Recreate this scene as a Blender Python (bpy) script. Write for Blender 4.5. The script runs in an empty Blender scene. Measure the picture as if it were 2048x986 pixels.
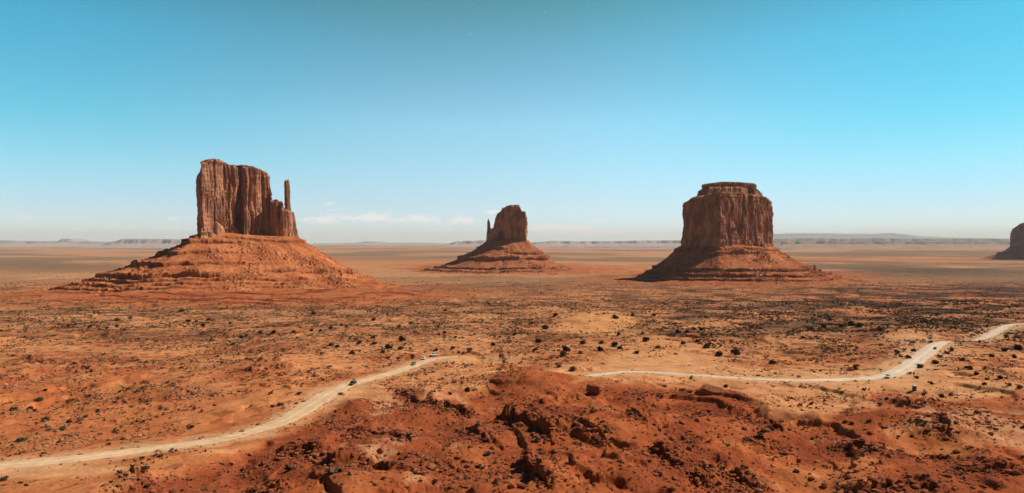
import bpy, bmesh, math, random
import numpy as np
from concurrent.futures import ThreadPoolExecutor
from mathutils import Vector, Matrix

random.seed(11)
RNG = np.random.default_rng(11)
scene = bpy.context.scene
C = scene.collection

# ------------------------------------------------------------------ camera, light, exposure
F = 1300.0              # focal length in photograph pixels (2048 wide)
CX, HY = 1024.0, 484.0  # column straight ahead, row of the true horizon
ZC = 160.0              # height of the camera over the far plain

cam_data = bpy.data.cameras.new('camera')
cam_data.lens = F / 2048 * 36
cam_data.sensor_width = 36
cam_data.clip_start = 1.0
cam_data.clip_end = 300000
cam = bpy.data.objects.new('camera', cam_data)
C.objects.link(cam)
cam.location = (0, 0, ZC)
cam.rotation_euler = (math.radians(90) - math.atan((493 - HY) / F), 0, 0)
scene.camera = cam

SUN_EL, SUN_AZ = 44.0, 16.0      # elevation; azimuth from +X (to the right) turned away from the camera
to_sun = Vector((math.cos(math.radians(SUN_EL)) * math.cos(math.radians(SUN_AZ)),
                 math.cos(math.radians(SUN_EL)) * math.sin(math.radians(SUN_AZ)),
                 math.sin(math.radians(SUN_EL))))
sun_data = bpy.data.lights.new('sun', 'SUN')
sun_data.energy = 5.0
sun_data.angle = math.radians(0.53)
sun_data.color = (1.0, 0.93, 0.82)
sun = bpy.data.objects.new('sun', sun_data)
C.objects.link(sun)
sun.rotation_euler = to_sun.to_track_quat('Z', 'Y').to_euler()

vs = scene.view_settings
scene.display_settings.display_device = 'sRGB'
vs.view_transform = 'Standard'
vs.look = 'None'
vs.exposure = 0.1
vs.gamma = 1.0
vs.use_curve_mapping = False

scene.render.engine = 'CYCLES'
scene.cycles.use_denoising = True
scene.cycles.denoising_input_passes = 'RGB_ALBEDO'
scene.cycles.denoising_prefilter = 'NONE'
scene.cycles.max_bounces = 5
scene.cycles.diffuse_bounces = 1
scene.cycles.glossy_bounces = 2
scene.cycles.volume_bounces = 1
scene.cycles.use_light_tree = False
scene.cycles.sample_clamp_indirect = 2
scene.cycles.sample_clamp_direct = 3

HAZE = 1.55e-5


class NT:
    """small helper to write node trees"""
    def __init__(self, tree):
        self.t = tree
        tree.nodes.clear()

    def n(self, kind, ins=None, **props):
        nd = self.t.nodes.new(kind)
        for k, v in props.items():
            setattr(nd, k, v)
        for k, v in (ins or {}).items():
            s = nd.inputs[k]
            if isinstance(v, bpy.types.NodeSocket):
                self.t.links.new(v, s)
            else:
                s.default_value = v
        return nd

    def math(self, op, a, b=None, c=None, clamp=False):
        nd = self.t.nodes.new('ShaderNodeMath')
        nd.operation = op
        nd.use_clamp = clamp
        for i, v in enumerate((a, b, c)):
            if v is None:
                continue
            if isinstance(v, bpy.types.NodeSocket):
                self.t.links.new(v, nd.inputs[i])
            else:
                nd.inputs[i].default_value = v
        return nd.outputs[0]

    def smooth(self, v, lo, hi, a=0.0, b=1.0):
        nd = self.t.nodes.new('ShaderNodeMapRange')
        nd.interpolation_type = 'SMOOTHSTEP'
        self.t.links.new(v, nd.inputs['Value'])
        nd.inputs['From Min'].default_value = lo
        nd.inputs['From Max'].default_value = hi
        nd.inputs['To Min'].default_value = a
        nd.inputs['To Max'].default_value = b
        return nd.outputs['Result']

    def mix(self, fac, a, b, blend='MIX'):
        nd = self.t.nodes.new('ShaderNodeMix')
        nd.data_type = 'RGBA'
        nd.blend_type = blend
        for s, v in ((nd.inputs['Factor'], fac), (nd.inputs[6], a), (nd.inputs[7], b)):
            if isinstance(v, bpy.types.NodeSocket):
                self.t.links.new(v, s)
            elif isinstance(v, (tuple, list)) and len(v) == 3:
                s.default_value = (*v, 1)
            else:
                s.default_value = v
        return nd.outputs[2]

    def noise(self, vec, scale, detail=4, rough=0.55):
        return self.n('ShaderNodeTexNoise', {'Vector': vec, 'Scale': scale, 'Detail': detail, 'Roughness': rough}).outputs['Fac']


# ------------------------------------------------------------------ sky
world = bpy.data.worlds.new('World')
scene.world = world
world.use_nodes = True
w = NT(world.node_tree)
sky = w.n('ShaderNodeTexSky', sky_type='NISHITA')
sky.sun_disc = False
sky.sun_elevation = math.radians(SUN_EL)
sky.sun_rotation = math.radians(90 - SUN_AZ)
sky.altitude = 1600
sky.air_density = 1.0
sky.dust_density = 0.8
sky.ozone_density = 1.6
tc = w.n('ShaderNodeTexCoord')
D = tc.outputs['Generated']
sep = w.n('ShaderNodeSeparateXYZ', {0: D})
dx, dy, dz = sep.outputs
az = w.math('ARCTAN2', dx, dy)                      # 0 straight ahead, + to the right
el = w.math('ARCSINE', dz)
# the deep teal zone high above the valley, brighter cyan towards both sides


def el_ramp(stops):
    nd = w.n('ShaderNodeValToRGB', {'Fac': w.math('MULTIPLY', el, 180 / math.pi / 60, clamp=True)})
    e = nd.color_ramp.elements
    while len(e) < len(stops):
        e.new(0.5)
    for i, (deg, c) in enumerate(stops):
        e[i].position = deg / 60
        e[i].color = (c[0] / 2.5, c[1] / 2.5, c[2] / 2.5, 1)
    return nd.outputs['Color']


SKY_MID = [(0, (1.40, 1.55, 1.80)), (2, (1.36, 1.50, 1.76)), (3.7, (1.37, 1.57, 1.61)), (5.9, (1.41, 1.75, 1.65)), (10.2, (1.40, 2.03, 1.75)), (16.5, (0.93, 1.74, 1.42)), (20.5, (0.62, 1.45, 1.03)), (36, (0.20, 0.36, 0.34)), (58, (0.12, 0.22, 0.22))]
SKY_SIDE = [(0, (1.4, 1.52, 1.75)), (3, (1.2, 1.46, 1.62)), (6.4, (0.99, 1.74, 1.63)), (9.8, (0.66, 1.86, 1.66)), (16, (0.46, 1.93, 1.74)), (36, (0.20, 0.36, 0.34)), (58, (0.12, 0.22, 0.22))]
side = w.math('ABSOLUTE', w.math('ADD', az, 0.03))
g2 = w.mix(w.smooth(side, 0.05, 0.68), el_ramp(SKY_MID), el_ramp(SKY_SIDE))
back_ = w.smooth(w.math('ABSOLUTE', az), 0.95, 1.7, 1.0, 0.14)
g2 = w.mix(1.0, g2, w.n('ShaderNodeCombineXYZ', {0: back_, 1: back_, 2: back_}).outputs[0], 'MULTIPLY')
right_ = w.smooth(az, 0.1, 0.75, 1.0, 0.84)
g2 = w.mix(1.0, g2, w.n('ShaderNodeCombineXYZ', {0: right_, 1: right_, 2: right_}).outputs[0], 'MULTIPLY')
graded = w.mix(1.0, w.mix(1.0, sky.outputs[0], g2, 'MULTIPLY'), (2.5, 2.5, 2.5), 'MULTIPLY')
# small flat-based cumulus in a band low over the horizon
cv = w.n('ShaderNodeCombineXYZ', {0: az, 1: w.math('MULTIPLY', el, 2.6), 2: 0.37}).outputs[0]
n1 = w.noise(cv, 85, 6, 0.6)
CLOUDS = [(648, 439, 34, 8, 1), (690, 436, 22, 6, 1), (742, 435, 36, 8, 1.1), (800, 441, 26, 6, .9), (840, 438, 34, 8, 1.1), (876, 443, 18, 5, .8), (918, 441, 30, 9, 1), (982, 424, 14, 4, .9), (985, 446, 26, 6, .9), (650, 408, 12, 3, .6), (668, 420, 16, 3, .5),
          (1090, 457, 40, 7, 1.2), (1140, 460, 50, 7, 1.2), (1215, 465, 70, 7, 1.1), (1310, 469, 60, 6, 1.0), (1205, 443, 18, 4, .8), (40, 436, 46, 4, .6), (345, 438, 36, 4, .6), (200, 452, 90, 4, .5), (340, 458, 60, 5, .6), (700, 468, 110, 6, .6), (900, 466, 90, 7, .6)]
tot = None
for px_, py_, rx_, ry_, k_ in CLOUDS:
    a0 = math.atan((px_ - CX) / F)
    e0 = math.atan((HY - py_) / F * math.cos(a0))
    qa = w.math('MULTIPLY', w.math('SUBTRACT', az, a0), F / rx_ * 0.8)
    qe = w.math('MULTIPLY', w.math('SUBTRACT', el, e0), F / ry_ * 0.8)
    q = w.math('EXPONENT', w.math('MULTIPLY', w.math('ADD', w.math('MULTIPLY', qa, qa), w.math('MULTIPLY', qe, qe)), -0.9))
    q = w.math('MULTIPLY', q, k_)
    tot = q if tot is None else w.math('MAXIMUM', tot, q)
cl = w.math('MULTIPLY', w.smooth(w.math('ADD', w.math('MULTIPLY', tot, 0.55), w.math('MULTIPLY', n1, 1.25)), 0.80, 1.22), 0.85)
skyc = w.mix(cl, graded, (11.5, 11.0, 10.6))
bg = w.n('ShaderNodeBackground', {'Color': skyc, 'Strength': 0.085})
w.n('ShaderNodeOutputWorld', {'Surface': bg.outputs[0]})


# ------------------------------------------------------------------ numpy noise
def _hash(ix, iy, iz, seed):
    h = (ix.astype(np.uint32) * np.uint32(374761393) + iy.astype(np.uint32) * np.uint32(668265263)
         + iz.astype(np.uint32) * np.uint32(2147483647) + np.uint32((seed * 974634777 + 12345) & 0xffffffff))
    h ^= h >> np.uint32(13)
    h *= np.uint32(1274126177)
    h ^= h >> np.uint32(16)
    return h


_ang = np.linspace(0, 2 * np.pi, 256, endpoint=False)
_GX, _GY = np.cos(_ang).astype(np.float32), np.sin(_ang).astype(np.float32)
_g3 = np.random.default_rng(5).normal(size=(256, 3))
_g3 = (_g3 / np.linalg.norm(_g3, axis=1, keepdims=True)).astype(np.float32)
_Z0 = np.zeros(1, np.int64)


def perlin2(x, y, seed=0):
    x0, y0 = np.floor(x), np.floor(y)
    fx, fy = (x - x0).astype(np.float32), (y - y0).astype(np.float32)
    ix, iy = x0.astype(np.int64), y0.astype(np.int64)
    u, v = fx * fx * fx * (fx * (fx * 6 - 15) + 10), fy * fy * fy * (fy * (fy * 6 - 15) + 10)

    def g(a, b):
        h = _hash(ix + a, iy + b, _Z0, seed) & np.uint32(255)
        return _GX[h] * (fx - a) + _GY[h] * (fy - b)
    a = g(0, 0); b = g(1, 0); c = g(0, 1); d = g(1, 1)
    a += u * (b - a); c += u * (d - c)
    return (a + v * (c - a)) * 1.5


def perlin3(x, y, z, seed=0):
    x0, y0, z0 = np.floor(x), np.floor(y), np.floor(z)
    fx, fy, fz = [(p - q).astype(np.float32) for p, q in ((x, x0), (y, y0), (z, z0))]
    ix, iy, iz = x0.astype(np.int64), y0.astype(np.int64), z0.astype(np.int64)
    u, v, t = [q * q * q * (q * (q * 6 - 15) + 10) for q in (fx, fy, fz)]

    def g(a, b, c):
        k = _g3[_hash(ix + a, iy + b, iz + c, seed) & np.uint32(255)]
        return k[..., 0] * (fx - a) + k[..., 1] * (fy - b) + k[..., 2] * (fz - c)

    def pl(c):
        a = g(0, 0, c); b = g(1, 0, c); d = g(0, 1, c); e = g(1, 1, c)
        a = a + u * (b - a); d = d + u * (e - d)
        return a + v * (d - a)
    p = pl(0); q = pl(1)
    return (p + t * (q - p)) * 1.5


def fbm2(x, y, scale, octs=4, seed=0, gain=0.5):
    s, a, tot = 0.0, 1.0, 0.0
    for i in range(octs):
        s = s + a * perlin2(x / scale, y / scale, seed + i * 17)
        tot += a
        a *= gain
        scale /= 2.03
    return s / tot


def ridged2(x, y, scale, octs=3, seed=0):
    s, a, tot = 0.0, 1.0, 0.0
    for i in range(octs):
        s = s + a * (1 - 2 * np.abs(perlin2(x / scale, y / scale, seed + i * 13)))
        tot += a
        a *= 0.5
        scale /= 2.1
    return s / tot


def fbm3(x, y, z, octs=3, seed=0):
    s, a, tot, k = 0.0, 1.0, 0.0, 1.0
    for i in range(octs):
        s = s + a * perlin3(x * k, y * k, z * k, seed + i * 17)
        tot += a
        a *= 0.5
        k *= 2.03
    return s / tot


def cells2(x, y, seed=0):
    """value 0..1 of the nearest jittered cell and how close the border with the next cell is"""
    x0, y0 = np.floor(x).astype(np.int64), np.floor(y).astype(np.int64)
    d1 = np.full(x.shape, 9.0); d2 = np.full(x.shape, 9.0); val = np.zeros(x.shape)
    for a in (-1, 0, 1):
        for b in (-1, 0, 1):
            h = _hash(x0 + a, y0 + b, _Z0, seed)
            jx, jy = (h & np.uint32(255)) / 255.0, ((h >> np.uint32(8)) & np.uint32(255)) / 255.0
            d = np.hypot(x0 + a + jx - x, y0 + b + jy - y)
            m = d < d1
            d2 = np.where(m, d1, np.minimum(d2, d))
            val = np.where(m, ((h >> np.uint32(16)) & np.uint32(255)) / 255.0, val)
            d1 = np.minimum(d1, d)
    return val, d2 - d1


def sstep(a, b, x):
    t = np.clip((x - a) / (b - a), 0, 1)
    return t * t * (3 - 2 * t)


# ------------------------------------------------------------------ lie of the land
_KY = np.array([5, 40, 100, 170, 240, 320, 420, 530, 800, 1150, 2000, 2900, 6500, 20000, 65000, 200000], float)
_KH = np.array([40, 56, 61.5, 65, 66.5, 69, 75, 80.5, 91, 102.5, 123, 134, 150, 154.5, 156, 156], float)
_lk = np.linspace(math.log(5), math.log(200000), 2000)
_hk = np.interp(_lk, np.log(_KY), _KH)
_ker = np.hanning(81); _ker /= _ker.sum()
_hk = np.convolve(np.pad(_hk, 40, mode='edge'), _ker, mode='valid')


def drop(Y):
    return np.interp(np.log(np.maximum(Y, 5.0)), _lk, _hk)


_Yk = np.exp(_lk)
_vk = F * _hk / _Yk          # rows below the horizon, falls with distance


def Wp(px, py):
    """where the smooth lie of the land is met on the way through a point of the photograph"""
    Y = float(np.interp(-(py - HY), -_vk, _Yk))
    return (Y * (px - CX) / F, Y)


def line(pts):
    return np.array([Wp(*p) for p in pts])


def polydist(X, Y, P):
    """signed distance to an open polyline (+ on the left of its run) and the run's parameter 0..1"""
    seg = np.diff(P, axis=0)
    ln = np.hypot(seg[:, 0], seg[:, 1])
    cum = np.concatenate([[0], np.cumsum(ln)])
    best = np.full(X.shape, 1e18)
    sgn = np.zeros(X.shape)
    par = np.zeros(X.shape)
    for i in range(len(seg)):
        rx, ry = X - P[i, 0], Y - P[i, 1]
        t = np.clip((rx * seg[i, 0] + ry * seg[i, 1]) / (ln[i] ** 2), 0, 1)
        ex, ey = rx - t * seg[i, 0], ry - t * seg[i, 1]
        d2 = ex * ex + ey * ey
        m = d2 < best
        best = np.where(m, d2, best)
        sgn = np.where(m, np.sign(seg[i, 0] * ry - seg[i, 1] * rx), sgn)
        par = np.where(m, (cum[i] + t * ln[i]) / cum[-1], par)
    return np.sqrt(best) * sgn, par


def chaikin(P, n=2):
    P = np.asarray(P, float)
    for _ in range(n):
        Q = [P[0]]
        for a, b in zip(P[:-1], P[1:]):
            Q += [a * .75 + b * .25, a * .25 + b * .75]
        Q.append(P[-1])
        P = np.array(Q)
    return P


# roads: (points in the photograph, width in metres)
ROADS = {
    'dirt_road': ([(-60, 938), (0, 931), (130, 921), (300, 899), (420, 884), (500, 864), (560, 846), (600, 824), (650, 791),
                   (690, 771), (750, 756), (800, 741), (845, 724), (880, 716), (915, 712)],
                  [8, 8, 8, 7.5, 7.5, 8, 8.5, 10, 11, 8.5, 8, 8.5, 8, 7, 4]),
    'gravel_road': ([(1120, 754), (1165, 755), (1210, 748), (1255, 743), (1310, 745), (1400, 751.5), (1500, 758), (1600, 762), (1690, 760),
                     (1760, 755.5), (1800, 744), (1830, 724), (1856, 703), (1874, 688), (1895, 683)],
                    [4, 6, 6.5, 6.5, 6.5, 6.5, 6.5, 6.5, 8, 9, 11, 11, 11, 11, 8]),
    'upper_gravel_road': ([(1948, 681), (1966, 678), (1985, 668), (2003, 657), (2018, 650), (2040, 648), (2120, 646)],
                          [4, 8, 9.5, 9.5, 9, 9, 9]),
}
ROAD_XY = {}
for _k, (_p, _w) in ROADS.items():
    _P = chaikin(np.hstack([line(_p), np.array(_w)[:, None]]), 3)
    ROAD_XY[_k] = _P

# rock ledges: (points left to right; the far side stands up), height, run-out behind
LEDGES = [
    # the red badlands close to the viewpoint
    ([(775, 786), (800, 781), (840, 797), (885, 801), (930, 808), (965, 812)], 3.2, 9),
    ([(975, 828), (1005, 832), (1040, 842), (1062, 858), (1085, 872), (1098, 892)], 5.5, 16),
    ([(930, 838), (960, 872), (985, 882)], 2.5, 8),
    ([(1045, 905), (1062, 935), (1082, 962), (1110, 990)], 4.5, 14),
    ([(545, 905), (575, 916), (600, 910), (640, 918), (668, 914)], 2.6, 12),
    ([(640, 930), (680, 942), (720, 934), (770, 946), (815, 940), (862, 952)], 3.4, 13),
    ([(690, 868), (720, 876), (750, 870), (800, 884), (822, 900)], 2.6, 10),
    ([(470, 972), (520, 980), (570, 972)], 2.2, 12),
    ([(840, 905), (880, 925), (905, 918), (950, 935)], 2.0, 9),
    ([(700, 838), (722, 842), (740, 838)], 1.6, 6),
    ([(1120, 860), (1150, 872), (1190, 880), (1230, 898)], 1.6, 9),
    ([(1240, 850), (1270, 862), (1300, 878)], 1.5, 9),
    ([(1390, 826), (1410, 834), (1440, 828)], 2.2, 8),
    ([(1480, 846), (1510, 856), (1545, 850), (1570, 862)], 2.2, 10),
    ([(1500, 880), (1540, 890), (1580, 884)], 1.8, 9),
    ([(1290, 920), (1330, 930), (1390, 950), (1440, 962)], 1.8, 10),
    ([(1460, 940), (1500, 962), (1560, 978)], 2.0, 10),
    ([(1640, 880), (1700, 884), (1760, 902), (1800, 898)], 1.6, 10),
    ([(1790, 828), (1830, 830), (1858, 842)], 2.4, 8),
    ([(1856, 852), (1880, 868), (1905, 892)], 2.0, 10),
    ([(1880, 930), (1950, 944), (2060, 962)], 1.6, 12),
    ([(1650, 960), (1720, 972), (1800, 968), (1880, 982)], 1.8, 12),
    ([(1840, 905), (1920, 915), (1990, 912)], 1.5, 10),
    # the near left flat
    ([(-40, 782), (0, 777), (40, 768), (70, 759), (95, 745)], 3.2, 16),
    ([(50, 714), (70, 722), (100, 717)], 2.5, 12),
    ([(60, 722), (95, 726), (140, 735)], 1.6, 10),
    ([(135, 742), (160, 738), (180, 743)], 2.6, 8),
    ([(160, 786), (190, 778), (205, 774)], 1.4, 8),
    ([(330, 802), (350, 796), (380, 788), (405, 782)], 2.8, 9),
    ([(480, 728), (520, 736), (560, 738)], 2.2, 12),
    ([(480, 752), (515, 756), (540, 748), (575, 752)], 2.4, 12),
    ([(500, 742), (530, 744), (556, 746)], 1.6, 8),
    ([(30, 900), (60, 892), (110, 880), (150, 869), (190, 858)], 1.1, 8),
    ([(235, 874), (270, 862), (300, 852)], 0.9, 7),
    ([(350, 720), (400, 716), (450, 714)], 1.3, 20),
    ([(250, 966), (280, 972), (310, 962)], 2.0, 8),
    # mid right
    ([(1375, 686), (1400, 682), (1425, 684)], 2.2, 14),
    ([(1690, 732), (1715, 738), (1735, 733)], 1.8, 8),
    ([(1965, 735), (2000, 733), (2030, 728)], 1.3, 12),
]
LEDGES = [(chaikin(line(p), 1), h, L) for p, h, L in LEDGES]

# low mounds: centre, half-widths in metres, height
MOUNDS = [
    ((790, 812), 32, 16, 7.0), ((1060, 762), 22, 14, 5.5), ((1010, 880), 20, 10, 3.0), ((700, 905), 26, 12, 4.0),
    ((305, 915), 9, 7, 2.4), ((1190, 645), 62, 50, 7.5), ((1425, 800), 16, 10, 4.5), ((1290, 860), 26, 14, 4.0),
    ((1230, 965), 16, 8, 3.0), ((1500, 925), 22, 10, 3.5), ((1830, 860), 30, 14, 4.5), ((1700, 930), 30, 12, 4.0),
    ((1950, 960), 30, 10, 4.0), ((600, 970), 18, 7, 3.0), ((860, 975), 22, 7, 3.0), ((1270, 790), 16, 10, 2.5),
    ((1780, 795), 12, 9, 2.5), ((280, 970), 10, 6, 2.5), ((900, 735), 22, 18, 2.6),
    ((60, 745), 40, 22, 3.0), ((380, 775), 24, 16, 2.6), ((530, 742), 36, 26, 3.0),
]
MOUNDS = [(Wp(*c), a, b, h * (0.55 if c[1] > 765 else 1.0)) for c, a, b, h in MOUNDS]

BADLANDS = np.array([(-400, 1100), (150, 1010), (330, 965), (430, 935), (540, 884), (640, 842), (700, 803), (790, 776), (870, 792), (985, 766),
                     (1060, 738), (1130, 764), (1200, 786), (1300, 778), (1400, 768), (1450, 772), (1540, 826), (1650, 845), (1735, 800),
                     (1760, 782), (1850, 784), (1960, 802), (2120, 835), (2700, 900), (2700, 1100)], float)


def inpoly_soft(px, py, P, soft):
    inside = np.zeros(px.shape, bool)
    best = np.full(px.shape, 1e18)
    n = len(P)
    for i in range(n):
        x0, y0 = P[i]
        x1, y1 = P[(i + 1) % n]
        c = (y0 > py) != (y1 > py)
        xi = x0 + (py - y0) * (x1 - x0) / ((y1 - y0) or 1e-9)
        inside ^= c & (px < xi)
        sx, sy = x1 - x0, y1 - y0
        t = np.clip(((px - x0) * sx + (py - y0) * sy) / (sx * sx + sy * sy), 0, 1)
        best = np.minimum(best, (px - x0 - t * sx) ** 2 + (py - y0 - t * sy) ** 2)
    d = np.sqrt(best) * np.where(inside, 1, -1)
    return sstep(-soft, soft, d)


def screen(X, Y):
    return CX + F * X / Y, HY + F * drop(Y) / Y


def ell(px, py, cx, cy, rx, ry):
    return np.exp(-(((px - cx) / rx) ** 2 + ((py - cy) / ry) ** 2))


def terrace(h, step, k=0.74):
    q = h / step
    i = np.floor(q)
    f = q - i
    return step * (i + f * 0.25 + 0.75 * sstep(k, k + 0.14, f))


def road_mask(X, Y):
    """0..1 closeness to a road (1 on it) and which, only worked out where roads can be"""
    out = np.full(X.shape, 1e3)
    m = (Y < 900) & (Y > 120)
    if m.any():
        x, y = X[m], Y[m]
        o = np.full(x.shape, 1e3)
        for P in ROAD_XY.values():
            P2 = P[::3] if len(P) > 40 else P
            P2 = np.vstack([P2, P[-1:]])
            lo, hi = P2[:, :2].min(0) - 45, P2[:, :2].max(0) + 45
            mm = (x > lo[0]) & (x < hi[0]) & (y > lo[1]) & (y < hi[1])
            if mm.any():
                d, t = polydist(x[mm], y[mm], P2[:, :2])
                wd = np.interp(t, np.linspace(0, 1, len(P2)), P2[:, 2])
                o[mm] = np.minimum(o[mm], np.abs(d) - wd / 2)
        out[m] = o
    return out


def ground(X, Y, full=False):
    X = np.asarray(X, np.float64)
    Y = np.asarray(Y, np.float64)
    px, py = screen(X, Y)
    base = ZC - drop(Y)
    wx = fbm2(X, Y, 26, 3, 3)
    wy = fbm2(X, Y, 26, 3, 9)
    nearf = 1 - sstep(700, 1100, Y)
    bad = inpoly_soft(px + wx * 26 * nearf, py + wy * 14 * nearf, BADLANDS, 9) * nearf
    rd = road_mask(X, Y)
    flat = 1 - sstep(1.0, 16.0, rd)
    # broad relief
    far = sstep(400, 1600, Y)
    h = fbm2(X, Y, 170, 4, 21) * (4.5 + 2.5 * far) * (1 - sstep(3000, 9000, Y) * 0.5)
    h = h + fbm2(X, Y, 42, 4, 31) * (1.5 - 0.2 * far) * (1 - sstep(3000, 5000, Y))
    for (cx, cy), a, b, hh in MOUNDS:
        h = h + hh * np.exp(-(((X + wx * 8 - cx) / a) ** 2 + ((Y + wy * 8 - cy) / b) ** 2) * 0.8)
    # the badlands: gullied, ledged
    g = fbm2(X, Y, 62, 5, 41, 0.38) * 8.0 - 1.5 + ridged2(X + wx * 6, Y + wy * 6, 44, 2, 51) * 1.0
    g = g * (1 - 0.45 * sstep(1620, 1800, px))
    tr = terrace(g + fbm2(X, Y, 9, 3, 61) * 0.5, 2.6, 0.85)
    tw = 0.95 * sstep(-0.35, 0.05, fbm2(X, Y, 45, 3, 65))
    h = h + bad * (g * (1 - tw) + tw * tr)
    # stepped red beds round the buttes
    bedm = np.clip(ell(px, py, 440, 594, 520, 26) + ell(px, py, 1000, 537, 210, 11) + ell(px, py, 1480, 558, 290, 17), 0, 1)
    bedm = sstep(0.12, 0.75, bedm + fbm2(X, Y, 260, 3, 71) * 0.35) * sstep(900, 1000, Y)
    bh = (12 * ell(px, py, 470, 588, 400, 22) + 14 * ell(px, py, 1010, 534, 170, 10) + 10 * ell(px, py, 1480, 552, 250, 16))
    bh = bh + fbm2(X, Y, 90, 4, 81) * 5
    h = h + bedm * terrace(bh, 3.4, 0.8)
    qb = bh / 3.4 - np.floor(bh / 3.4)
    riser = bedm * sstep(0.76, 0.82, qb) * (1 - sstep(0.95, 0.99, qb))
    # low steps out in the open
    op = (1 - bad) * (1 - bedm) * sstep(220, 260, Y) * (1 - sstep(2200, 3200, Y))
    stp = sstep(-0.05, 0.25, fbm2(X, Y, 120, 3, 91))
    h = h + op * stp * terrace(fbm2(X, Y, 75, 5, 95) * 6.0, 2.0, 0.84)
    h = h * (1 - 0.93 * flat)
    # ledges
    led = np.zeros(X.shape)
    for P, hh, L in LEDGES:
        lo, hi = P.min(0) - L * 6, P.max(0) + L * 6
        m = (X > lo[0]) & (X < hi[0]) & (Y > lo[1]) & (Y < hi[1])
        if not m.any():
            continue
        x, y = X[m], Y[m]
        d, t = polydist(x + wx[m] * 3.5, y + wy[m] * 3.5, P)
        d = d + perlin2(x / 4.5, y / 4.5, 7) * 1.2 + perlin2(x / 1.6, y / 1.6, 8) * 0.22
        amp = (1.25 if P[:, 1].mean() < 270 else 1.2) * hh * np.clip(np.sin(np.pi * np.clip(t, 0.0, 1.0)) * 1.7, 0, 1) * (0.75 + 0.5 * perlin2(x / 9, y / 9, 12))
        up = sstep(-0.35, 0.2, d) * np.exp(-np.maximum(d, 0) / (L * 1.8))
        lip = 0.28 * np.exp(np.minimum(d, 0) / 3.0) * (d < 0)
        h[m] += amp * np.where(d > 0, up, np.maximum(up, lip))
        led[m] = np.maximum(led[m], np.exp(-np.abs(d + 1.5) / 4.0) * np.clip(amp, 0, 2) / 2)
    # broken, blocky rock along the ledges and in rocky patches of the badlands
    m = (Y < 420) & (rd > 1)
    if m.any():
        x, y = X[m], Y[m]
        wq = np.clip(led[m] * 0.9 + bad[m] * sstep(0.12, 0.4, fbm2(x, y, 20, 3, 121)) * 0.8, 0, 1)
        v, e = cells2((x + wx[m] * 3) / 2.3, (y + wy[m] * 3) / 1.9, 131)
        v2, e2 = cells2(x / 0.95, y / 0.8, 132)
        h[m] += wq * ((v - 0.4) * 0.9 + (v2 - 0.5) * 0.35 - 0.5 * np.exp(-e / 0.08))
    # stones and roughness too small to carry as things
    rough = (1 - flat) * (0.35 + 0.65 * bad) * (1 - sstep(600, 1500, Y))
    h = h + rough * (np.maximum(fbm2(X, Y, 2.4, 2, 101) - 0.1, 0) * 0.6 + fbm2(X, Y, 8, 2, 111) * 0.3)
    z = base + h
    if not full:
        return z
    return z, dict(px=px, py=py, bad=bad, rd=rd, flat=flat, bedm=bedm, led=led, riser=riser, wx=wx, wy=wy)


def par(fn, X, Y, chunks=24):
    """run fn over row chunks on all cores"""
    idx = np.array_split(np.arange(X.shape[0]), chunks)
    with ThreadPoolExecutor(4) as ex:
        return list(ex.map(lambda i: fn(X[i], Y[i]), idx))


def ground1(x, y):
    return float(ground(np.array([x]), np.array([y]))[0])


def ground_at(px, py):
    """point of the finished ground seen at a point of the photograph"""
    Y = np.exp(np.linspace(math.log(110), math.log(9000), 3000))
    X = Y * (px - CX) / F
    z = ground(X, Y)
    ray = ZC - (py - HY) * Y / F
    below = np.nonzero(ray < z)[0]
    i = below[0] if len(below) else len(Y) - 1
    return float(X[i]), float(Y[i]), float(z[i])


# ------------------------------------------------------------------ object helpers
def mesh_np(name, V, quads, mat=None, parent=None, smooth=True, tris=None, loc=None):
    V = np.asarray(V, np.float32)
    me = bpy.data.meshes.new(name)
    me.vertices.add(len(V))
    me.vertices.foreach_set('co', V.ravel())
    q = np.asarray(quads, np.int32).reshape(-1, 4) if quads is not None and len(quads) else np.zeros((0, 4), np.int32)
    t = np.asarray(tris, np.int32).reshape(-1, 3) if tris is not None and len(tris) else np.zeros((0, 3), np.int32)
    me.loops.add(q.size + t.size)
    me.loops.foreach_set('vertex_index', np.concatenate([q.ravel(), t.ravel()]))
    me.polygons.add(len(q) + len(t))
    st = np.concatenate([np.arange(len(q)) * 4, q.size + np.arange(len(t)) * 3]).astype(np.int32)
    me.polygons.foreach_set('loop_start', st)
    me.polygons.foreach_set('use_smooth', np.full(len(st), smooth))
    me.update(calc_edges=True)
    if mat:
        me.materials.append(mat)
    o = bpy.data.objects.new(name, me)
    C.objects.link(o)
    if parent is not None:
        o.parent = parent
    if loc is not None:
        o.location = loc
    return o


def set_color(o, col, name='albedo'):
    a = o.data.attributes.new(name, 'FLOAT_COLOR', 'POINT')
    rgba = np.ones((len(col), 4), np.float32)
    rgba[:, :3] = col
    a.data.foreach_set('color', rgba.ravel())


def grid_quads(nr, nc, wrap=False):
    r = np.arange(nr - 1)[:, None]
    c = np.arange(nc if wrap else nc - 1)[None, :]
    c2 = (c + 1) % nc
    return np.stack([r * nc + c, r * nc + c2, (r + 1) * nc + c2, (r + 1) * nc + c], -1).reshape(-1, 4)


def tag(o, label=None, cat=None, group=None, kind=None):
    if label: o['label'] = label
    if cat: o['category'] = cat
    if group: o['group'] = group
    if kind: o['kind'] = kind
    return o


def empty(name, loc, rz=0.0):
    o = bpy.data.objects.new(name, None)
    o.empty_display_size = 2
    C.objects.link(o)
    o.location = loc
    o.rotation_euler = (0, 0, rz)
    return o


def material(name, rough=0.9, spec=0.1):
    m = bpy.data.materials.new(name)
    m.use_nodes = True
    return m, NT(m.node_tree)


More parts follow.
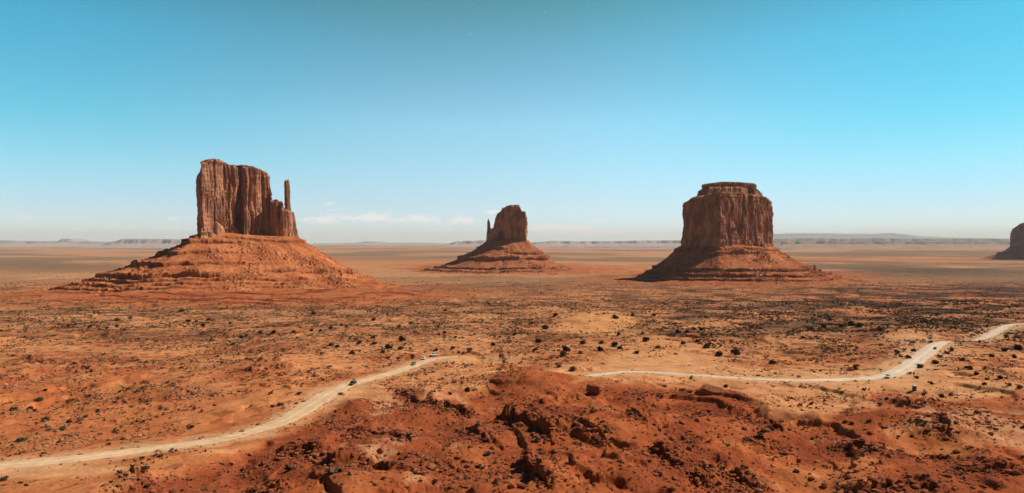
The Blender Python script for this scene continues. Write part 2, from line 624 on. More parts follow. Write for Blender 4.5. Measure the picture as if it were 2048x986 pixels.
def finish(t, color, rough=0.95, normal=None, spec=0.08, metallic=0.0):
    ins = {'Base Color': color, 'Roughness': rough, 'Specular IOR Level': spec, 'Metallic': metallic}
    if normal is not None:
        ins['Normal'] = normal
    b = t.n('ShaderNodeBsdfPrincipled', ins)
    t.n('ShaderNodeOutputMaterial', {'Surface': b.outputs[0]})


def simple_mat(name, col, rough=0.6, spec=0.3, metallic=0.0, vary=0.15, scale=3.0):
    m, t = material(name)
    co = t.n('ShaderNodeTexCoord').outputs['Object']
    n = t.noise(co, scale, 3)
    c = t.mix(n, tuple(x * (1 - vary) for x in col), tuple(min(1, x * (1 + vary)) for x in col))
    finish(t, c, rough, None, spec, metallic)
    return m


# ------------------------------------------------------------------ materials of the land
def ground_material():
    m, t = material('desert_ground')
    co = t.n('ShaderNodeTexCoord').outputs['Object']
    al = t.n('ShaderNodeAttribute', attribute_name='albedo').outputs['Color']
    fine = t.noise(co, 0.9, 5, 0.65)
    mid = t.noise(co, 0.11, 5, 0.6)
    k = t.math('ADD', t.math('MULTIPLY', t.smooth(fine, 0.3, 0.72), 0.55), t.math('MULTIPLY', t.smooth(mid, 0.3, 0.7), 0.45))
    c = t.mix(k, t.mix(1.0, al, (0.72, 0.66, 0.64), 'MULTIPLY'), t.mix(1.0, al, (1.22, 1.26, 1.28), 'MULTIPLY'))
    hgt = t.math('ADD', t.math('MULTIPLY', fine, 0.5), t.math('MULTIPLY', mid, 1.6))
    b = t.n('ShaderNodeBump', {'Height': hgt, 'Strength': 0.55, 'Distance': 0.9})
    finish(t, c, 1.0, b.outputs[0], 0.03)
    return m


def rock_material():
    m, t = material('sandstone_cliff')
    co = t.n('ShaderNodeTexCoord').outputs['Object']
    al = t.n('ShaderNodeAttribute', attribute_name='albedo').outputs['Color']
    st = t.n('ShaderNodeMapping', {'Vector': co, 'Scale': (0.16, 0.16, 0.02)}).outputs[0]
    streak = t.noise(st, 1.0, 5, 0.6)
    ly = t.n('ShaderNodeMapping', {'Vector': co, 'Scale': (0.012, 0.012, 0.25)}).outputs[0]
    layer = t.noise(ly, 1.0, 4, 0.6)
    fine = t.noise(co, 0.35, 5, 0.65)
    c = t.mix(t.smooth(streak, 0.34, 0.66), t.mix(1.0, al, (0.78, 0.74, 0.75), 'MULTIPLY'), t.mix(1.0, al, (1.14, 1.12, 1.08), 'MULTIPLY'))
    c = t.mix(t.math('MULTIPLY', t.smooth(layer, 0.4, 0.66), 0.35), c, t.mix(1.0, c, (1.25, 1.1, 0.98), 'MULTIPLY'))
    c = t.mix(t.smooth(fine, 0.35, 0.65), t.mix(1.0, c, (0.82, 0.8, 0.8), 'MULTIPLY'), c)
    b = t.n('ShaderNodeBump', {'Height': t.math('ADD', fine, streak), 'Strength': 0.7, 'Distance': 2.5})
    finish(t, c, 1.0, b.outputs[0], 0.03)
    return m


GROUND_MAT = ground_material()
ROCK_MAT = rock_material()

# ------------------------------------------------------------------ ground sheet
u_in = np.linspace(-0.83, 0.83, 1320)
u_out = np.linspace(0.84, 1.3, 40)
U = np.concatenate([-u_out[::-1], u_in, u_out])
rows = [115.0]
while rows[-1] < 65000:
    y = rows[-1]
    rows.append(y * (1.0026 if y < 1000 else 1.0018 if y < 1500 else 1.0045 if y < 7000 else 1.02))
R_ = np.array(rows)
YY = np.repeat(R_[:, None], len(U), 1)
XX = YY * U[None, :]
res = par(lambda a, b: ground(a, b, True), XX, YY)
Z = np.concatenate([r[0] for r in res])
M = {k: np.concatenate([r[1][k] for r in res]) for k in res[0][1]}
del res

COL = dict(
    sand=(0.55, 0.228, 0.092), pale=(0.60, 0.335, 0.170), orange=(0.49, 0.170, 0.060), red=(0.385, 0.092, 0.030), deep=(0.20, 0.048, 0.020), verge=(0.60, 0.29, 0.130),
    scrub=(0.115, 0.070, 0.042), olive=(0.20, 0.120, 0.068), tan=(0.46, 0.235, 0.120), dune=(0.60, 0.275, 0.105), dark=(0.072, 0.038, 0.026))
COL = {k: np.array(v) for k, v in COL.items()}


def albedo(X, Y, M):
    px, py = M['px'], M['py']
    c = np.zeros(X.shape + (3,)) + COL['sand']

    def lay(col, m):
        nonlocal c
        m = np.clip(m, 0, 1)[..., None]
        c = c * (1 - m) + COL[col] * m
    n1 = fbm2(X, Y, 90, 4, 201)
    n2 = fbm2(X, Y, 33, 4, 211)
    n3 = fbm2(X, Y, 700, 4, 221)
    n4 = fbm2(X, Y, 2600, 4, 231)
    n5 = fbm2(X, Y, 12, 3, 241)
    near = 1 - sstep(900, 1600, Y)
    lay('orange', sstep(-0.12, 0.25, n1) * 0.8)
    lay('red', sstep(0.0, 0.35, n2 + n1 * 0.6) * 0.6 * near)
    lay('pale', sstep(0.15, 0.4, n5 - n1 * 0.4) * 0.4 * near)
    # the nearer left flat is redder and darker
    lay('orange', ell(px, py, 200, 790, 420, 70) * 0.8)
    lay('red', ell(px, py, 250, 760, 420, 75) * sstep(-0.3, 0.25, n2) * 0.6)
    # scrub cover thickening with distance
    lay('scrub', sstep(-0.1, 0.3, n5 + n1 * 0.7) * sstep(330, 700, Y) * (1 - sstep(1500, 2500, Y)) * 0.45)
    spk = perlin2(X / 5.5, Y / 9, 261) + 0.6 * perlin2(X / 2.7, Y / 4, 262)
    lay('scrub', sstep(0.12, 0.5, spk + 0.5 * n1 + 0.25 * sstep(350, 900, Y)) * sstep(260, 500, Y) * (1 - sstep(1500, 2200, Y)) * 0.7)
    lay('deep', sstep(0.3, 0.6, spk - 0.4 * n2) * (1 - sstep(420, 700, Y)) * 0.5)
    # right-hand plain: dark scrub and red earth
    rp = np.clip(ell(px, py, 1900, 600, 450, 75) + ell(px, py, 1500, 600, 320, 34) * 0.7, 0, 1)
    lay('dark', rp * sstep(-0.3, 0.25, n1 + n3 * 0.6) * 0.92)
    lay('dark', ell(px, py, 2000, 560, 420, 34) * sstep(-0.5, 0.1, n2 + n1) * 0.7)
    lay('red', rp * sstep(-0.05, 0.3, n2 - n1) * 0.4)
    lay('scrub', ell(px, py, 1100, 572, 420, 14) * sstep(-0.3, 0.2, n3 + n2 * 0.5) * 0.75)
    lay('scrub', ell(px, py, 1560, 640, 200, 40) * sstep(-0.3, 0.3, n1) * 0.5)
    # far plain: broad bands
    fm = sstep(1500, 2600, Y)
    lay('tan', fm * 0.9)
    lay('olive', fm * sstep(-0.08, 0.16, n4 + 0.35 * n3) * 0.8)
    lay('orange', fm * sstep(0.1, 0.35, -n4 + 0.5 * n3) * 0.6)
    lay('olive', ell(px, py, 120, 533, 260, 14) * sstep(-0.5, 0.0, n3 + n1 * 0.4) * 0.95)
    lay('olive', ell(px, py, 800, 516, 200, 6) * 0.7)
    lay('scrub', ell(px, py, 1880, 540, 300, 12) * sstep(-0.5, 0.1, n3) * 0.9)
    lay('red', ell(px, py, 1800, 519, 260, 4) * sstep(-0.4, 0.1, n3) * 0.7)
    lay('scrub', ell(px, py, 1900, 507, 300, 3.5) * 0.55)
    # red beds
    lay('orange', M['bedm'] * 0.6)
    lay('red', M['bedm'] * (0.25 + 0.6 * sstep(-0.35, 0.35, n2 + 0.5 * n1)))
    lay('deep', M['riser'] * 0.8)  # step faces: darker rock tone, with their shade also put into the colour
    # badlands
    b = M['bad']
    lay('red', b * 0.93)
    lay('deep', b * sstep(-0.2, 0.35, n2 + 0.5 * n5) * 0.75)
    lay('orange', b * sstep(0.05, 0.35, -n2 + 0.4 * n5) * (0.35 + 0.4 * sstep(1300, 1700, px)))
    lay('deep', b * ell(px, py, 720, 880, 260, 90) * 0.55)
    lay('pale', b * sstep(0.32, 0.55, -n1 + 0.5 * n5 + 0.25 * sstep(1350, 1800, px)) * 0.5)
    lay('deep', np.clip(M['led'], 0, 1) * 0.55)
    # blown sand and shoulders
    lay('dune', sstep(0.3, 0.55, ell(px, py, 1190, 648, 85, 28) + n2 * 0.35 + n5 * 0.15) * 0.9)
    clear = (ell(px, py, 1720, 772, 190, 15) + ell(px, py, 1930, 782, 170, 13) + ell(px, py, 1820, 676, 75, 14) + ell(px, py, 1560, 748, 260, 14) + ell(px, py, 1330, 722, 150, 20)
             + ell(px, py, 1180, 748, 110, 14) + ell(px, py, 730, 795, 120, 22) + ell(px, py, 950, 720, 120, 14) + ell(px, py, 120, 950, 200, 22) * 0.9)
    lay('verge', sstep(0.28, 0.75, clear + n2 * 0.3) * (1 - b * 0.85) * 0.8)
    lay('pale', (1 - sstep(0.5, 9 + 10 * sstep(1600, 1750, px), M['rd'] + n5 * 9)) * (1 - b * 0.5) * 0.75)
    c *= (1 + 0.22 * n5 * near + 0.12 * n2)[..., None]
    return np.clip(c, 0.01, 0.85)


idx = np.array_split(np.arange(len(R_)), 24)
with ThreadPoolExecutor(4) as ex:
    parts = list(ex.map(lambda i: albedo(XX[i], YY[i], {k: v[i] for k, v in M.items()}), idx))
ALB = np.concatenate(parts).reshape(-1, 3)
V = np.stack([XX, YY, Z], -1).reshape(-1, 3)
nr, nc = XX.shape
quads = grid_quads(nr, nc)
# a coarse skirt carries the same sheet under and behind the viewpoint and out to both sides
bx = np.array([-70000, -20000, -6000, -2000, -600, -150, 150, 600, 2000, 6000, 20000, 70000.0])
ground_obj = mesh_np('ground', V, quads, GROUND_MAT)
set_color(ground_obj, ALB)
tag(ground_obj, kind='structure')
sx, sy = np.meshgrid(np.linspace(-1, 1, 60), np.linspace(0, 1, 40))
SX = np.sign(sx) * np.abs(sx) ** 3 * 70000
SY = 118 - sy ** 3 * 60000
SZ = ZC - 66 - 6 * fbm2(SX, SY, 300, 3, 5) - np.clip((np.abs(SX) - 150) / 200, 0, 80) * 0.9 - 4
back = mesh_np('ground_behind', np.stack([SX, SY, SZ], -1).reshape(-1, 3), grid_quads(40, 60)[:, ::-1], GROUND_MAT)
set_color(back, np.tile(COL['red'], (2400, 1)))
tag(back, kind='structure')

# ------------------------------------------------------------------ roads
ROAD_COL = {'dirt_road': (0.67, 0.45, 0.275), 'gravel_road': (0.66, 0.53, 0.40), 'upper_gravel_road': (0.60, 0.49, 0.38)}


def road_material(name, col):
    m, t = material(name)
    co = t.n('ShaderNodeTexCoord').outputs['Object']
    a = t.n('ShaderNodeAttribute', attribute_name='albedo').outputs['Color']
    n = t.noise(co, 0.35, 5, 0.6)
    c = t.mix(t.smooth(n, 0.3, 0.7), t.mix(1.0, a, (0.86, 0.84, 0.82), 'MULTIPLY'), t.mix(1.0, a, (1.08, 1.08, 1.08), 'MULTIPLY'))
    b = t.n('ShaderNodeBump', {'Height': n, 'Strength': 0.3, 'Distance': 0.4})
    finish(t, c, 1.0, b.outputs[0], 0.03)
    return m


for name, P in ROAD_XY.items():
    seg = np.hypot(*np.diff(P[:, :2], axis=0).T)
    cum = np.concatenate([[0], np.cumsum(seg)])
    s = np.arange(0, cum[-1], 1.2)
    cx, cy, wd = [np.interp(s, cum, P[:, i]) for i in range(3)]
    tx, ty = np.gradient(cx), np.gradient(cy)
    ln = np.hypot(tx, ty); tx, ty = tx / ln, ty / ln
    K = 15
    v = np.linspace(-1, 1, K)[None, :]
    edge = 0.5 * wd[:, None] * (1.04 + 0.30 * fbm2(s[:, None] + 0 * v, np.sign(v) * 40 + 0 * s[:, None], 7, 3, 77))
    GX = cx[:, None] - ty[:, None] * v * edge
    GY = cy[:, None] + tx[:, None] * v * edge
    GZ = ground(GX, GY) + 0.16 - 0.22 * np.abs(v) ** 6
    ob = mesh_np(name, np.stack([GX, GY, GZ], -1).reshape(-1, 3), grid_quads(len(s), K)[:, ::-1], road_material(name, ROAD_COL[name]))
    base = np.array(ROAD_COL[name])
    ruts = 1 - 0.13 * np.exp(-((np.abs(v) - 0.34) / 0.10) ** 2) + 0.05 * np.cos(v * 6) + 0.20 * fbm2(GX, GY, 16, 4, 88)
    edgef = np.abs(v) ** 3 + 0 * ruts
    colr = base * ruts[..., None] * (1 - 0.55 * edgef[..., None]) + COL['pale'] * 0.55 * edgef[..., None]
    set_color(ob, np.clip(colr, 0, 0.85).reshape(-1, 3))
    tag(ob, kind='structure')


# stones
def rock_base(seed, sub=1):
    bm = bmesh.new()
    bmesh.ops.create_icosphere(bm, subdivisions=sub, radius=1)
    r = np.random.default_rng(seed)
    V_ = np.array([v.co[:] for v in bm.verts])
    T_ = np.array([[v.index for v in f.verts] for f in bm.faces])
    bm.free()
    # cut by random planes for flat facets
    for _ in range(9):
        n = r.normal(size=3); n /= np.linalg.norm(n)
        dd = V_ @ n
        lim = r.uniform(.5, .8)
        V_ = V_ - np.maximum(dd - lim, 0)[:, None] * n
    V_ *= np.array([1.15, 0.9, 0.75])
    return V_, T_


# ------------------------------------------------------------------ buttes
def resample(P, ds, close=True, smooth=3):
    P = np.asarray(P, float)
    if close:
        P = np.vstack([P, P[:1]])
    seg = np.hypot(*np.diff(P, axis=0).T)
    cum = np.concatenate([[0], np.cumsum(seg)])
    n = int(cum[-1] / ds)
    s = np.linspace(0, cum[-1], n, endpoint=False)
    x, y = np.interp(s, cum, P[:, 0]), np.interp(s, cum, P[:, 1])
    for _ in range(smooth):
        x = (np.roll(x, 1) + x * 2 + np.roll(x, -1)) / 4
        y = (np.roll(y, 1) + y * 2 + np.roll(y, -1)) / 4
    return x, y


def tower(name, parent, plan, top, z0, ds, inset=None, crack=1.0, seed=0, col=(0.60, 0.315, 0.185), col2=(0.31, 0.155, 0.105), colw=1.0, flute=1.0, nz=None, lean=None):
    """cliff-walled rock: plan outline (counter-clockwise), top(x, y) -> z, z0 foot; inset(t, x, y) -> how far the wall draws in"""
    x, y = resample(plan, ds)
    n = len(x)
    cxm, cym = x.mean(), y.mean()
    tx, ty = np.roll(x, -1) - np.roll(x, 1), np.roll(y, -1) - np.roll(y, 1)
    ln = np.hypot(tx, ty)
    nx, ny = ty / ln, -tx / ln
    zt = top(x, y)
    nz = nz or int((zt.max() - z0) / ds)
    t = np.linspace(0, 1, nz)[:, None]
    zz = z0 + t * (zt - z0)[None, :]
    X = np.repeat(x[None], nz, 0)
    Y = np.repeat(y[None], nz, 0)
    a = crack
    S = 1 / ds * 0.9
    # columns and clefts, running up the wall
    wob = fbm3(X / 40, Y / 40, zz / 70, 2, seed + 11) * 5
    c1 = np.abs(perlin3((X + wob) / 46, (Y + wob) / 46, zz / 420, seed + 1))
    c2 = np.abs(perlin3((X + wob) / 19, (Y + wob) / 19, zz / 150, seed + 2))
    c3 = np.abs(perlin3(X / 7, Y / 7, zz / 45, seed + 3))
    m2 = sstep(-0.1, 0.3, perlin3(X / 50, Y / 50, zz / 60, seed + 12))
    m3 = sstep(-0.1, 0.3, perlin3(X / 30, Y / 30, zz / 30, seed + 13))
    d = -a * (9.5 * np.exp(-c1 / 0.075) + 3.4 * flute * (0.3 + 0.7 * m2) * np.exp(-c2 / 0.13) + 1.5 * m3 * np.exp(-c3 / 0.12))
    # slabs that have fallen away
    sl = perlin3(X / 34, Y / 34, zz / 75, seed + 4) * 2.0 + perlin3(X / 13, Y / 13, zz / 34, seed + 5) * 0.9
    sl = np.floor(sl * 2.2 + 0.12 * perlin3(X / 4, Y / 4, zz / 6, seed + 14)) / 2.2 * 0.85 + sl * 0.15
    d = d + a * 3.2 * sl
    # jointed columns: flat faces that step in and out, broken off at different heights
    seg_ = np.hypot(np.roll(x, -1) - x, np.roll(y, -1) - y)
    arc = np.concatenate([[0], np.cumsum(seg_)])[:-1]
    tot_ = seg_.sum()
    rg = np.random.default_rng(seed + 50)
    hz_ = (zz - z0)
    for width, amp, zseg, crk in ((24 * colw, 3.6, 90, 2.2), (10 * colw, 2.0, 42, 1.4), (4.6 * colw, 0.5, 14, 0.35)):
        nb = max(8, int(tot_ / width))
        ed = np.sort(rg.uniform(0, tot_, nb))
        sj = (arc[None] + 0.10 * width * perlin2(hz_ / 40 + 7, arc[None] / 30 + 0 * hz_, seed + 61) * 2) % tot_
        ci = np.searchsorted(ed, sj)
        cc_ = ci % nb
        zi = np.floor((hz_ + rg.uniform(0, zseg, nb)[cc_]) / zseg + 0.25 * perlin2(arc[None] / (width * 0.4) + 0 * hz_, cc_ * 1.7, seed + 63)).astype(int) % 16
        val = rg.uniform(-1, 1, (nb, 16))
        val = 0.6 * val + 0.8 * rg.uniform(-1, 1, nb)[:, None]
        near_e = np.minimum(np.abs(sj - ed[np.clip(ci - 1, 0, nb - 1)]), np.abs(sj - ed[np.clip(ci, 0, nb - 1)]))
        d = d + a * (amp * val[cc_, zi] - crk * np.exp(-near_e / (0.07 * width)))
    # beds
    bd = perlin3(X / 90, Y / 90, zz / 6.5, seed + 6)
    edgeb = 0.2 + np.exp(-t / 0.10) + 0.9 * np.exp(-(1 - t) / 0.08)
    d = d + a * 1.5 * np.sign(bd) * np.minimum(np.abs(bd) * 3, 1) * edgeb
    d = d + a * 0.7 * fbm3(X / 5, Y / 4, zz / 4, 3, seed + 7)
    d = d + 4.0 * np.exp(-t / 0.06) - 3.0 * np.exp(-(1 - t) / 0.03)
    if inset is not None:
        d = d - inset(t, X, Y)
    X = X + nx[None] * d
    Y = Y + ny[None] * d
    if lean is not None:
        X = X + lean[0] * t; Y = Y + lean[1] * t
    zz = zz + a * 1.2 * fbm3(X / 14, Y / 14, zz / 14, 3, seed + 8) * t
    # crown of the rock, closed inwards
    k = 26
    f = np.linspace(0, 1, k + 1)[1:, None]
    lx, ly = X[-1].mean(), Y[-1].mean()
    TX = X[-1][None] * (1 - f) + lx * f
    TY = Y[-1][None] * (1 - f) + ly * f
    TZ = zz[-1][None] * (1 - f) + top(np.full_like(TX, lx), np.full_like(TY, ly)) * f
    mid = sstep(0, 0.1, f) * (1 - sstep(0.9, 1, f))
    TZ = TZ * (1 - mid) + top(TX, TY) * mid
    TZ = TZ + mid * a * (2.0 * fbm3(TX / 22, TY / 22, TX * 0, 3, seed + 9) + 1.2)
    V = np.stack([np.vstack([X, TX]), np.vstack([Y, TY]), np.vstack([zz, TZ])], -1)
    ob = mesh_np(name, V.reshape(-1, 3), grid_quads(nz + k, n, True), ROCK_MAT, parent, smooth=False)
    cn = fbm3(V[..., 0] / 26, V[..., 1] / 26, V[..., 2] / 60, 4, seed + 10)
    f2 = sstep(-0.25, 0.3, cn)[..., None]
    cc = np.array(col) * f2 + np.array(col2) * (1 - f2)
    set_color(ob, cc.reshape(-1, 3))
    return ob


def talus(name, parent, centre, inner, reach, z_top, ds_a, n_s, ledges, seed, power=1.25, embed=3.0,
          col=(0.54, 0.190, 0.074), col2=(0.40, 0.120, 0.043), rub=1.0, gul=1.0, nblk=1600, blk=1.0):
    """debris skirt from the foot of the cliff down to the ground; reach(theta) -> how far out its foot lies (local metres)"""
    th = np.linspace(0, 2 * np.pi, ds_a, endpoint=False)
    # inner radius from the plan outline
    P = np.asarray(inner, float)
    ri = np.zeros_like(th)
    for i in range(len(P)):
        a, b = P[i], P[(i + 1) % len(P)]
        den = np.cos(th) * (b[1] - a[1]) - np.sin(th) * (b[0] - a[0])
        with np.errstate(divide='ignore', invalid='ignore'):
            r = (a[0] * (b[1] - a[1]) - a[1] * (b[0] - a[0])) / den
            q = (a[0] * np.sin(th) - a[1] * np.cos(th)) / den
        ok = (r > 0) & (q >= 0) & (q <= 1)
        ri = np.where(ok, np.maximum(ri, r), ri)
    for _ in range(30):
        ri = (np.roll(ri, 1) + 2 * ri + np.roll(ri, -1)) / 4
    ro = reach(th)
    ro = ro * (1 + 0.07 * fbm2(np.cos(th) * 3, np.sin(th) * 3, 1.0, 3, seed))
    s_all = np.concatenate([np.linspace(-1, -0.05, 12), np.linspace(0, 1, n_s - 12)])[:, None]
    r = np.where(s_all < 0, ri[None] * (1 + 0.6 * s_all), ri[None] + (ro - ri)[None] * s_all)
    s = np.clip(s_all, 0, 1)
    X, Y = r * np.cos(th), r * np.sin(th)
    GX, GY = X + centre[0], Y + centre[1]
    fx, fy = ro * np.cos(th) + centre[0], ro * np.sin(th) + centre[1]
    zg = par(lambda a, b: ground(a, b), fx[:, None], np.maximum(fy, 130)[:, None], 8)
    zg = np.concatenate(zg)[:, 0] - embed
    for _ in range(12):
        zg = (np.roll(zg, 1) + 2 * zg + np.roll(zg, -1)) / 4
    ztop = z_top(np.cos(th), np.sin(th))
    prof = 1 - (1 - s) ** power
    H = (ztop - zg)[None]
    z = ztop[None] - H * prof
    wig = fbm2(X, Y, 45, 4, seed + 3)
    g = ridged2(np.cos(th)[None] * 9 + s * 0.6, np.sin(th)[None] * 9 + s * 0.6, 1.0, 3, seed + 5)
    z = z + gul * 1.6 * g * np.sin(np.pi * s) * (0.4 + sstep(-0.1, 0.3, fbm2(X, Y, 110, 2, seed + 6)))
    z = z + 3.0 * wig * np.sin(np.pi * np.clip(s, 0, 1))
    lm = np.zeros_like(z)
    hang = np.zeros_like(z)
    for (si, A, L, mask) in ledges:
        sl = si + 0.022 * wig + 0.006 * perlin2(X / 8, Y / 8, seed + 8)
        d = sl - s                          # + above the ledge
        am = 0.8 * A * mask(np.cos(th), np.sin(th))[None] * np.clip(0.95 + 0.75 * fbm2(X, Y, 60, 2, seed + int(si * 100)), 0.25, 1.4)
        bite = 1 + 0.15 * perlin2(X / 12, Y / 12, seed + 9)
        z = z + am * bite * np.where(d > 0, np.exp(-d / L), 0) - am * 0.25 * np.where(d <= 0, np.exp(d / 0.03), 0)
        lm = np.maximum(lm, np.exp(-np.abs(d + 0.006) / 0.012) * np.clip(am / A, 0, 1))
        hang = hang + am * bite * 0.6 * np.exp(-((d - 0.004) / 0.010) ** 2)      # the hard bed juts out over the soft one
    GX, GY = GX + hang * np.cos(th), GY + hang * np.sin(th)
    # rubble
    rb = np.maximum(fbm2(X, Y, 7, 2, seed + 11), 0) * 5 + np.maximum(perlin2(X / 3.2, Y / 3.2, seed + 12), 0) * 1.6
    where = sstep(-0.1, 0.35, fbm2(X, Y, 80, 3, seed + 13))
    z = z + rub * rb * (0.12 + 1.0 * where) * np.clip(np.sin(np.pi * s) * 1.5, 0, 1)
    V = np.stack([GX, GY, z], -1)
    ob = mesh_np(name, V.reshape(-1, 3), grid_quads(n_s, ds_a, True)[:, ::-1], GROUND_MAT, parent)
    rq = np.random.default_rng(seed + 70)
    wgt = (where * 0.8 + 0.12) * np.clip(np.sin(np.pi * s) * 1.6, 0, 1) * r
    wgt = wgt * (GY < centre[1] + 60)
    pick = rq.choice(wgt.size, nblk, p=(wgt / wgt.sum()).ravel())
    bp = np.stack([GX.ravel()[pick], GY.ravel()[pick], z.ravel()[pick]], -1) + rq.normal(0, 0.7, (nblk, 3)) * np.array([1, 1, 0])
    br = np.clip(np.exp(rq.normal(math.log(1.15), 0.5, nblk)), 0.5, 4.5) * blk
    BV, BT = [], []
    for k in range(4):
        V0, T0 = rock_base(900 + k, 1)
        m_ = np.arange(nblk) % 4 == k
        an = rq.uniform(0, 6.28, m_.sum())[:, None]
        bx_ = (V0[None, :, 0] * np.cos(an) - V0[None, :, 1] * np.sin(an)) * br[m_][:, None]
        by_ = (V0[None, :, 0] * np.sin(an) + V0[None, :, 1] * np.cos(an)) * br[m_][:, None]
        BT.append((T0[None] + np.arange(m_.sum())[:, None, None] * len(V0)).reshape(-1, 3) + sum(map(len, BV)))
        BV.append((np.stack([bx_, by_, V0[None, :, 2] * br[m_][:, None] * 1.15], -1) + bp[m_][:, None]).reshape(-1, 3))
    BV = np.concatenate(BV)
    fb = mesh_np('fallen_blocks', BV, None, GROUND_MAT, parent, smooth=False, tris=np.concatenate(BT))
    fb.matrix_parent_inverse = Matrix.Translation((-centre[0], -centre[1], 0))
    set_color(fb, np.repeat(np.array([col2]) * rq.uniform(.7, 1.25, (len(BV) // len(V0), 1)), len(V0), 0))
    fb['kind'] = 'stuff'
    cn = fbm2(X, Y, 60, 4, seed + 15) + 0.5 * fbm2(X, Y, 10, 2, seed + 16)
    f = sstep(-0.3, 0.3, cn)[..., None]
    cc = np.array(col) * f + np.array(col2) * (1 - f)
    grit = sstep(0.1, 0.5, perlin2(X / 4.5, Y / 4.5, seed + 17))[..., None] * where[..., None]
    cc = cc * (1 - 0.4 * grit) + np.array((0.46, 0.27, 0.17)) * 0.4 * grit
    cc = cc * (1 - 0.5 * lm[..., None])  # ledge faces: deeper red rock, with shade painted into the colour
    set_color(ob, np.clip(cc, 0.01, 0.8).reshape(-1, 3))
    return ob


def prof_fn(c, yf, pts):
    """height of the top: rows of the photograph by column, met yf metres off the butte's middle"""
    a = np.array(pts, float)
    return lambda x, y: ZC + (HY - np.interp(CX + F * (x + c[0]) / (c[1] + y), a[:, 0], a[:, 1])) / F * (c[1] + yf)


def zrow(py, d):
    return ZC + (HY - py) / F * d


def reach4(right, back, left, front, fr=None, fl=None):
    """foot distance by direction, smoothly joined"""
    ang = [0, 90, 180, 270, 360]
    val = [right, back, left, front, right]
    if fl is not None:
        ang.insert(3, 225); val.insert(3, fl)
    if fr is not None:
        ang.insert(-1, 315); val.insert(-1, fr)
    def f(th):
        v = np.interp(np.degrees(th) % 360, ang, val)
        for _ in range(160):
            v = (np.roll(v, 1) + 2 * v + np.roll(v, -1)) / 4
        return v
    return f


ALWAYS = lambda c, s: np.ones_like(c)

def plan_px(c, pts):
    """plan corners given as (column of the photograph, metres behind the butte's middle)"""
    return [((px - CX) * (c[1] + dy) / F - c[0], dy) for px, dy in pts]


# --- the western butte with its thin thumb of rock
d1 = 1650.0; m1 = d1 / F
c1 = ((488 - CX) * m1, d1)
def X1(px): return (px - 488) * m1 * 1.0
west = empty('butte', (0, 0, 0))
tag(west, 'broad flat topped red sandstone butte with a thin spire standing apart at its edge', 'butte')
z1 = zrow(480, d1)
plan = plan_px(c1, [(396, -30), (397, -150), (403, -166), (430, -136), (452, -112), (470, -90), (475, -84), (477, -50), (481, -50), (483, -80), (488, -87), (512, -64), (540, -36), (545, -26),
                    (546, 10), (536, 50), (470, 62), (410, 45)])
topf = prof_fn(c1, -100, [(396, 352), (401, 345), (403, 333), (411, 326), (425, 321.5), (440, 321.5), (451, 326), (462, 330), (480, 328), (505, 329), (520, 334), (535, 339), (541, 344), (543, 372), (548, 392)])
off = Matrix.Translation((c1[0], c1[1], 0))
west.location = (c1[0], c1[1], 0)
ob = tower('rock_tower', west, plan, topf, z1, 1.15, seed=100, crack=1.08)
plan2 = plan_px(c1, [(537, -20), (546, -66), (556, -56), (558, -50), (561, -60), (575, -44), (590, -26), (599, -6), (596, 22), (565, 30), (540, 20)])
top2 = prof_fn(c1, -50, [(540, 405), (547, 403), (552, 399), (558, 402), (562, 411), (570, 416), (576, 420), (588, 424), (593, 446), (599, 464)])
tower('rock_shoulder', west, plan2, top2, zrow(486, d1), 1.1, seed=140, crack=0.75)
sx0, sy0 = X1(582.5), -22
plan3 = [(sx0 + 11.0 * math.cos(a) * (1 + 0.1 * math.cos(3 * a)), sy0 + 11 * math.sin(a)) for a in np.linspace(0, 2 * math.pi, 24, endpoint=False)]
tower('spire', west, plan3, prof_fn(c1, -22, [(574, 361), (581, 359), (588, 361.5)]), zrow(484, d1), 0.9, seed=160, crack=0.42,
      inset=lambda t, x, y: -7.0 * np.clip(1 - t * 2.0, 0, 1) ** 1.3 + 3.6 * t, lean=(-3.5, 0))
left_front = lambda c, s: np.clip(1.2 - np.clip(c - 0.1, 0, 1) * 2.4, 0, 1)
inner1 = plan_px(c1, [(400, -156), (440, -122), (482, -86), (562, -60), (597, -36), (596, 22), (540, 50), (470, 62), (410, 45), (400, -10)])


def add_talus(parent, centre, **kw):
    o = talus('talus_slope', parent, centre, **kw)
    o.matrix_parent_inverse = Matrix.Translation((-centre[0], -centre[1], 0))
    return o


add_talus(west, c1, inner=inner1, reach=reach4(420, 340, 445, 440, 420, 460), z_top=lambda c, s: zrow(467, d1) - 9 * np.clip(c, 0, 1), ds_a=1700, n_s=560,
          ledges=[(0.06, 4, 0.03, ALWAYS), (0.108, 9, 0.04, left_front), (0.245, 5, 0.04, left_front), (0.40, 7, 0.04, left_front), (0.59, 12, 0.045, left_front), (0.66, 6, 0.04, ALWAYS), (0.74, 5, 0.03, ALWAYS), (0.82, 4, 0.03, ALWAYS),
                  (0.50, 9, 0.04, lambda c, s: np.clip((c - 0.45) * 5, 0, 1))],
          seed=300, power=1.7, rub=1.6, nblk=4200)

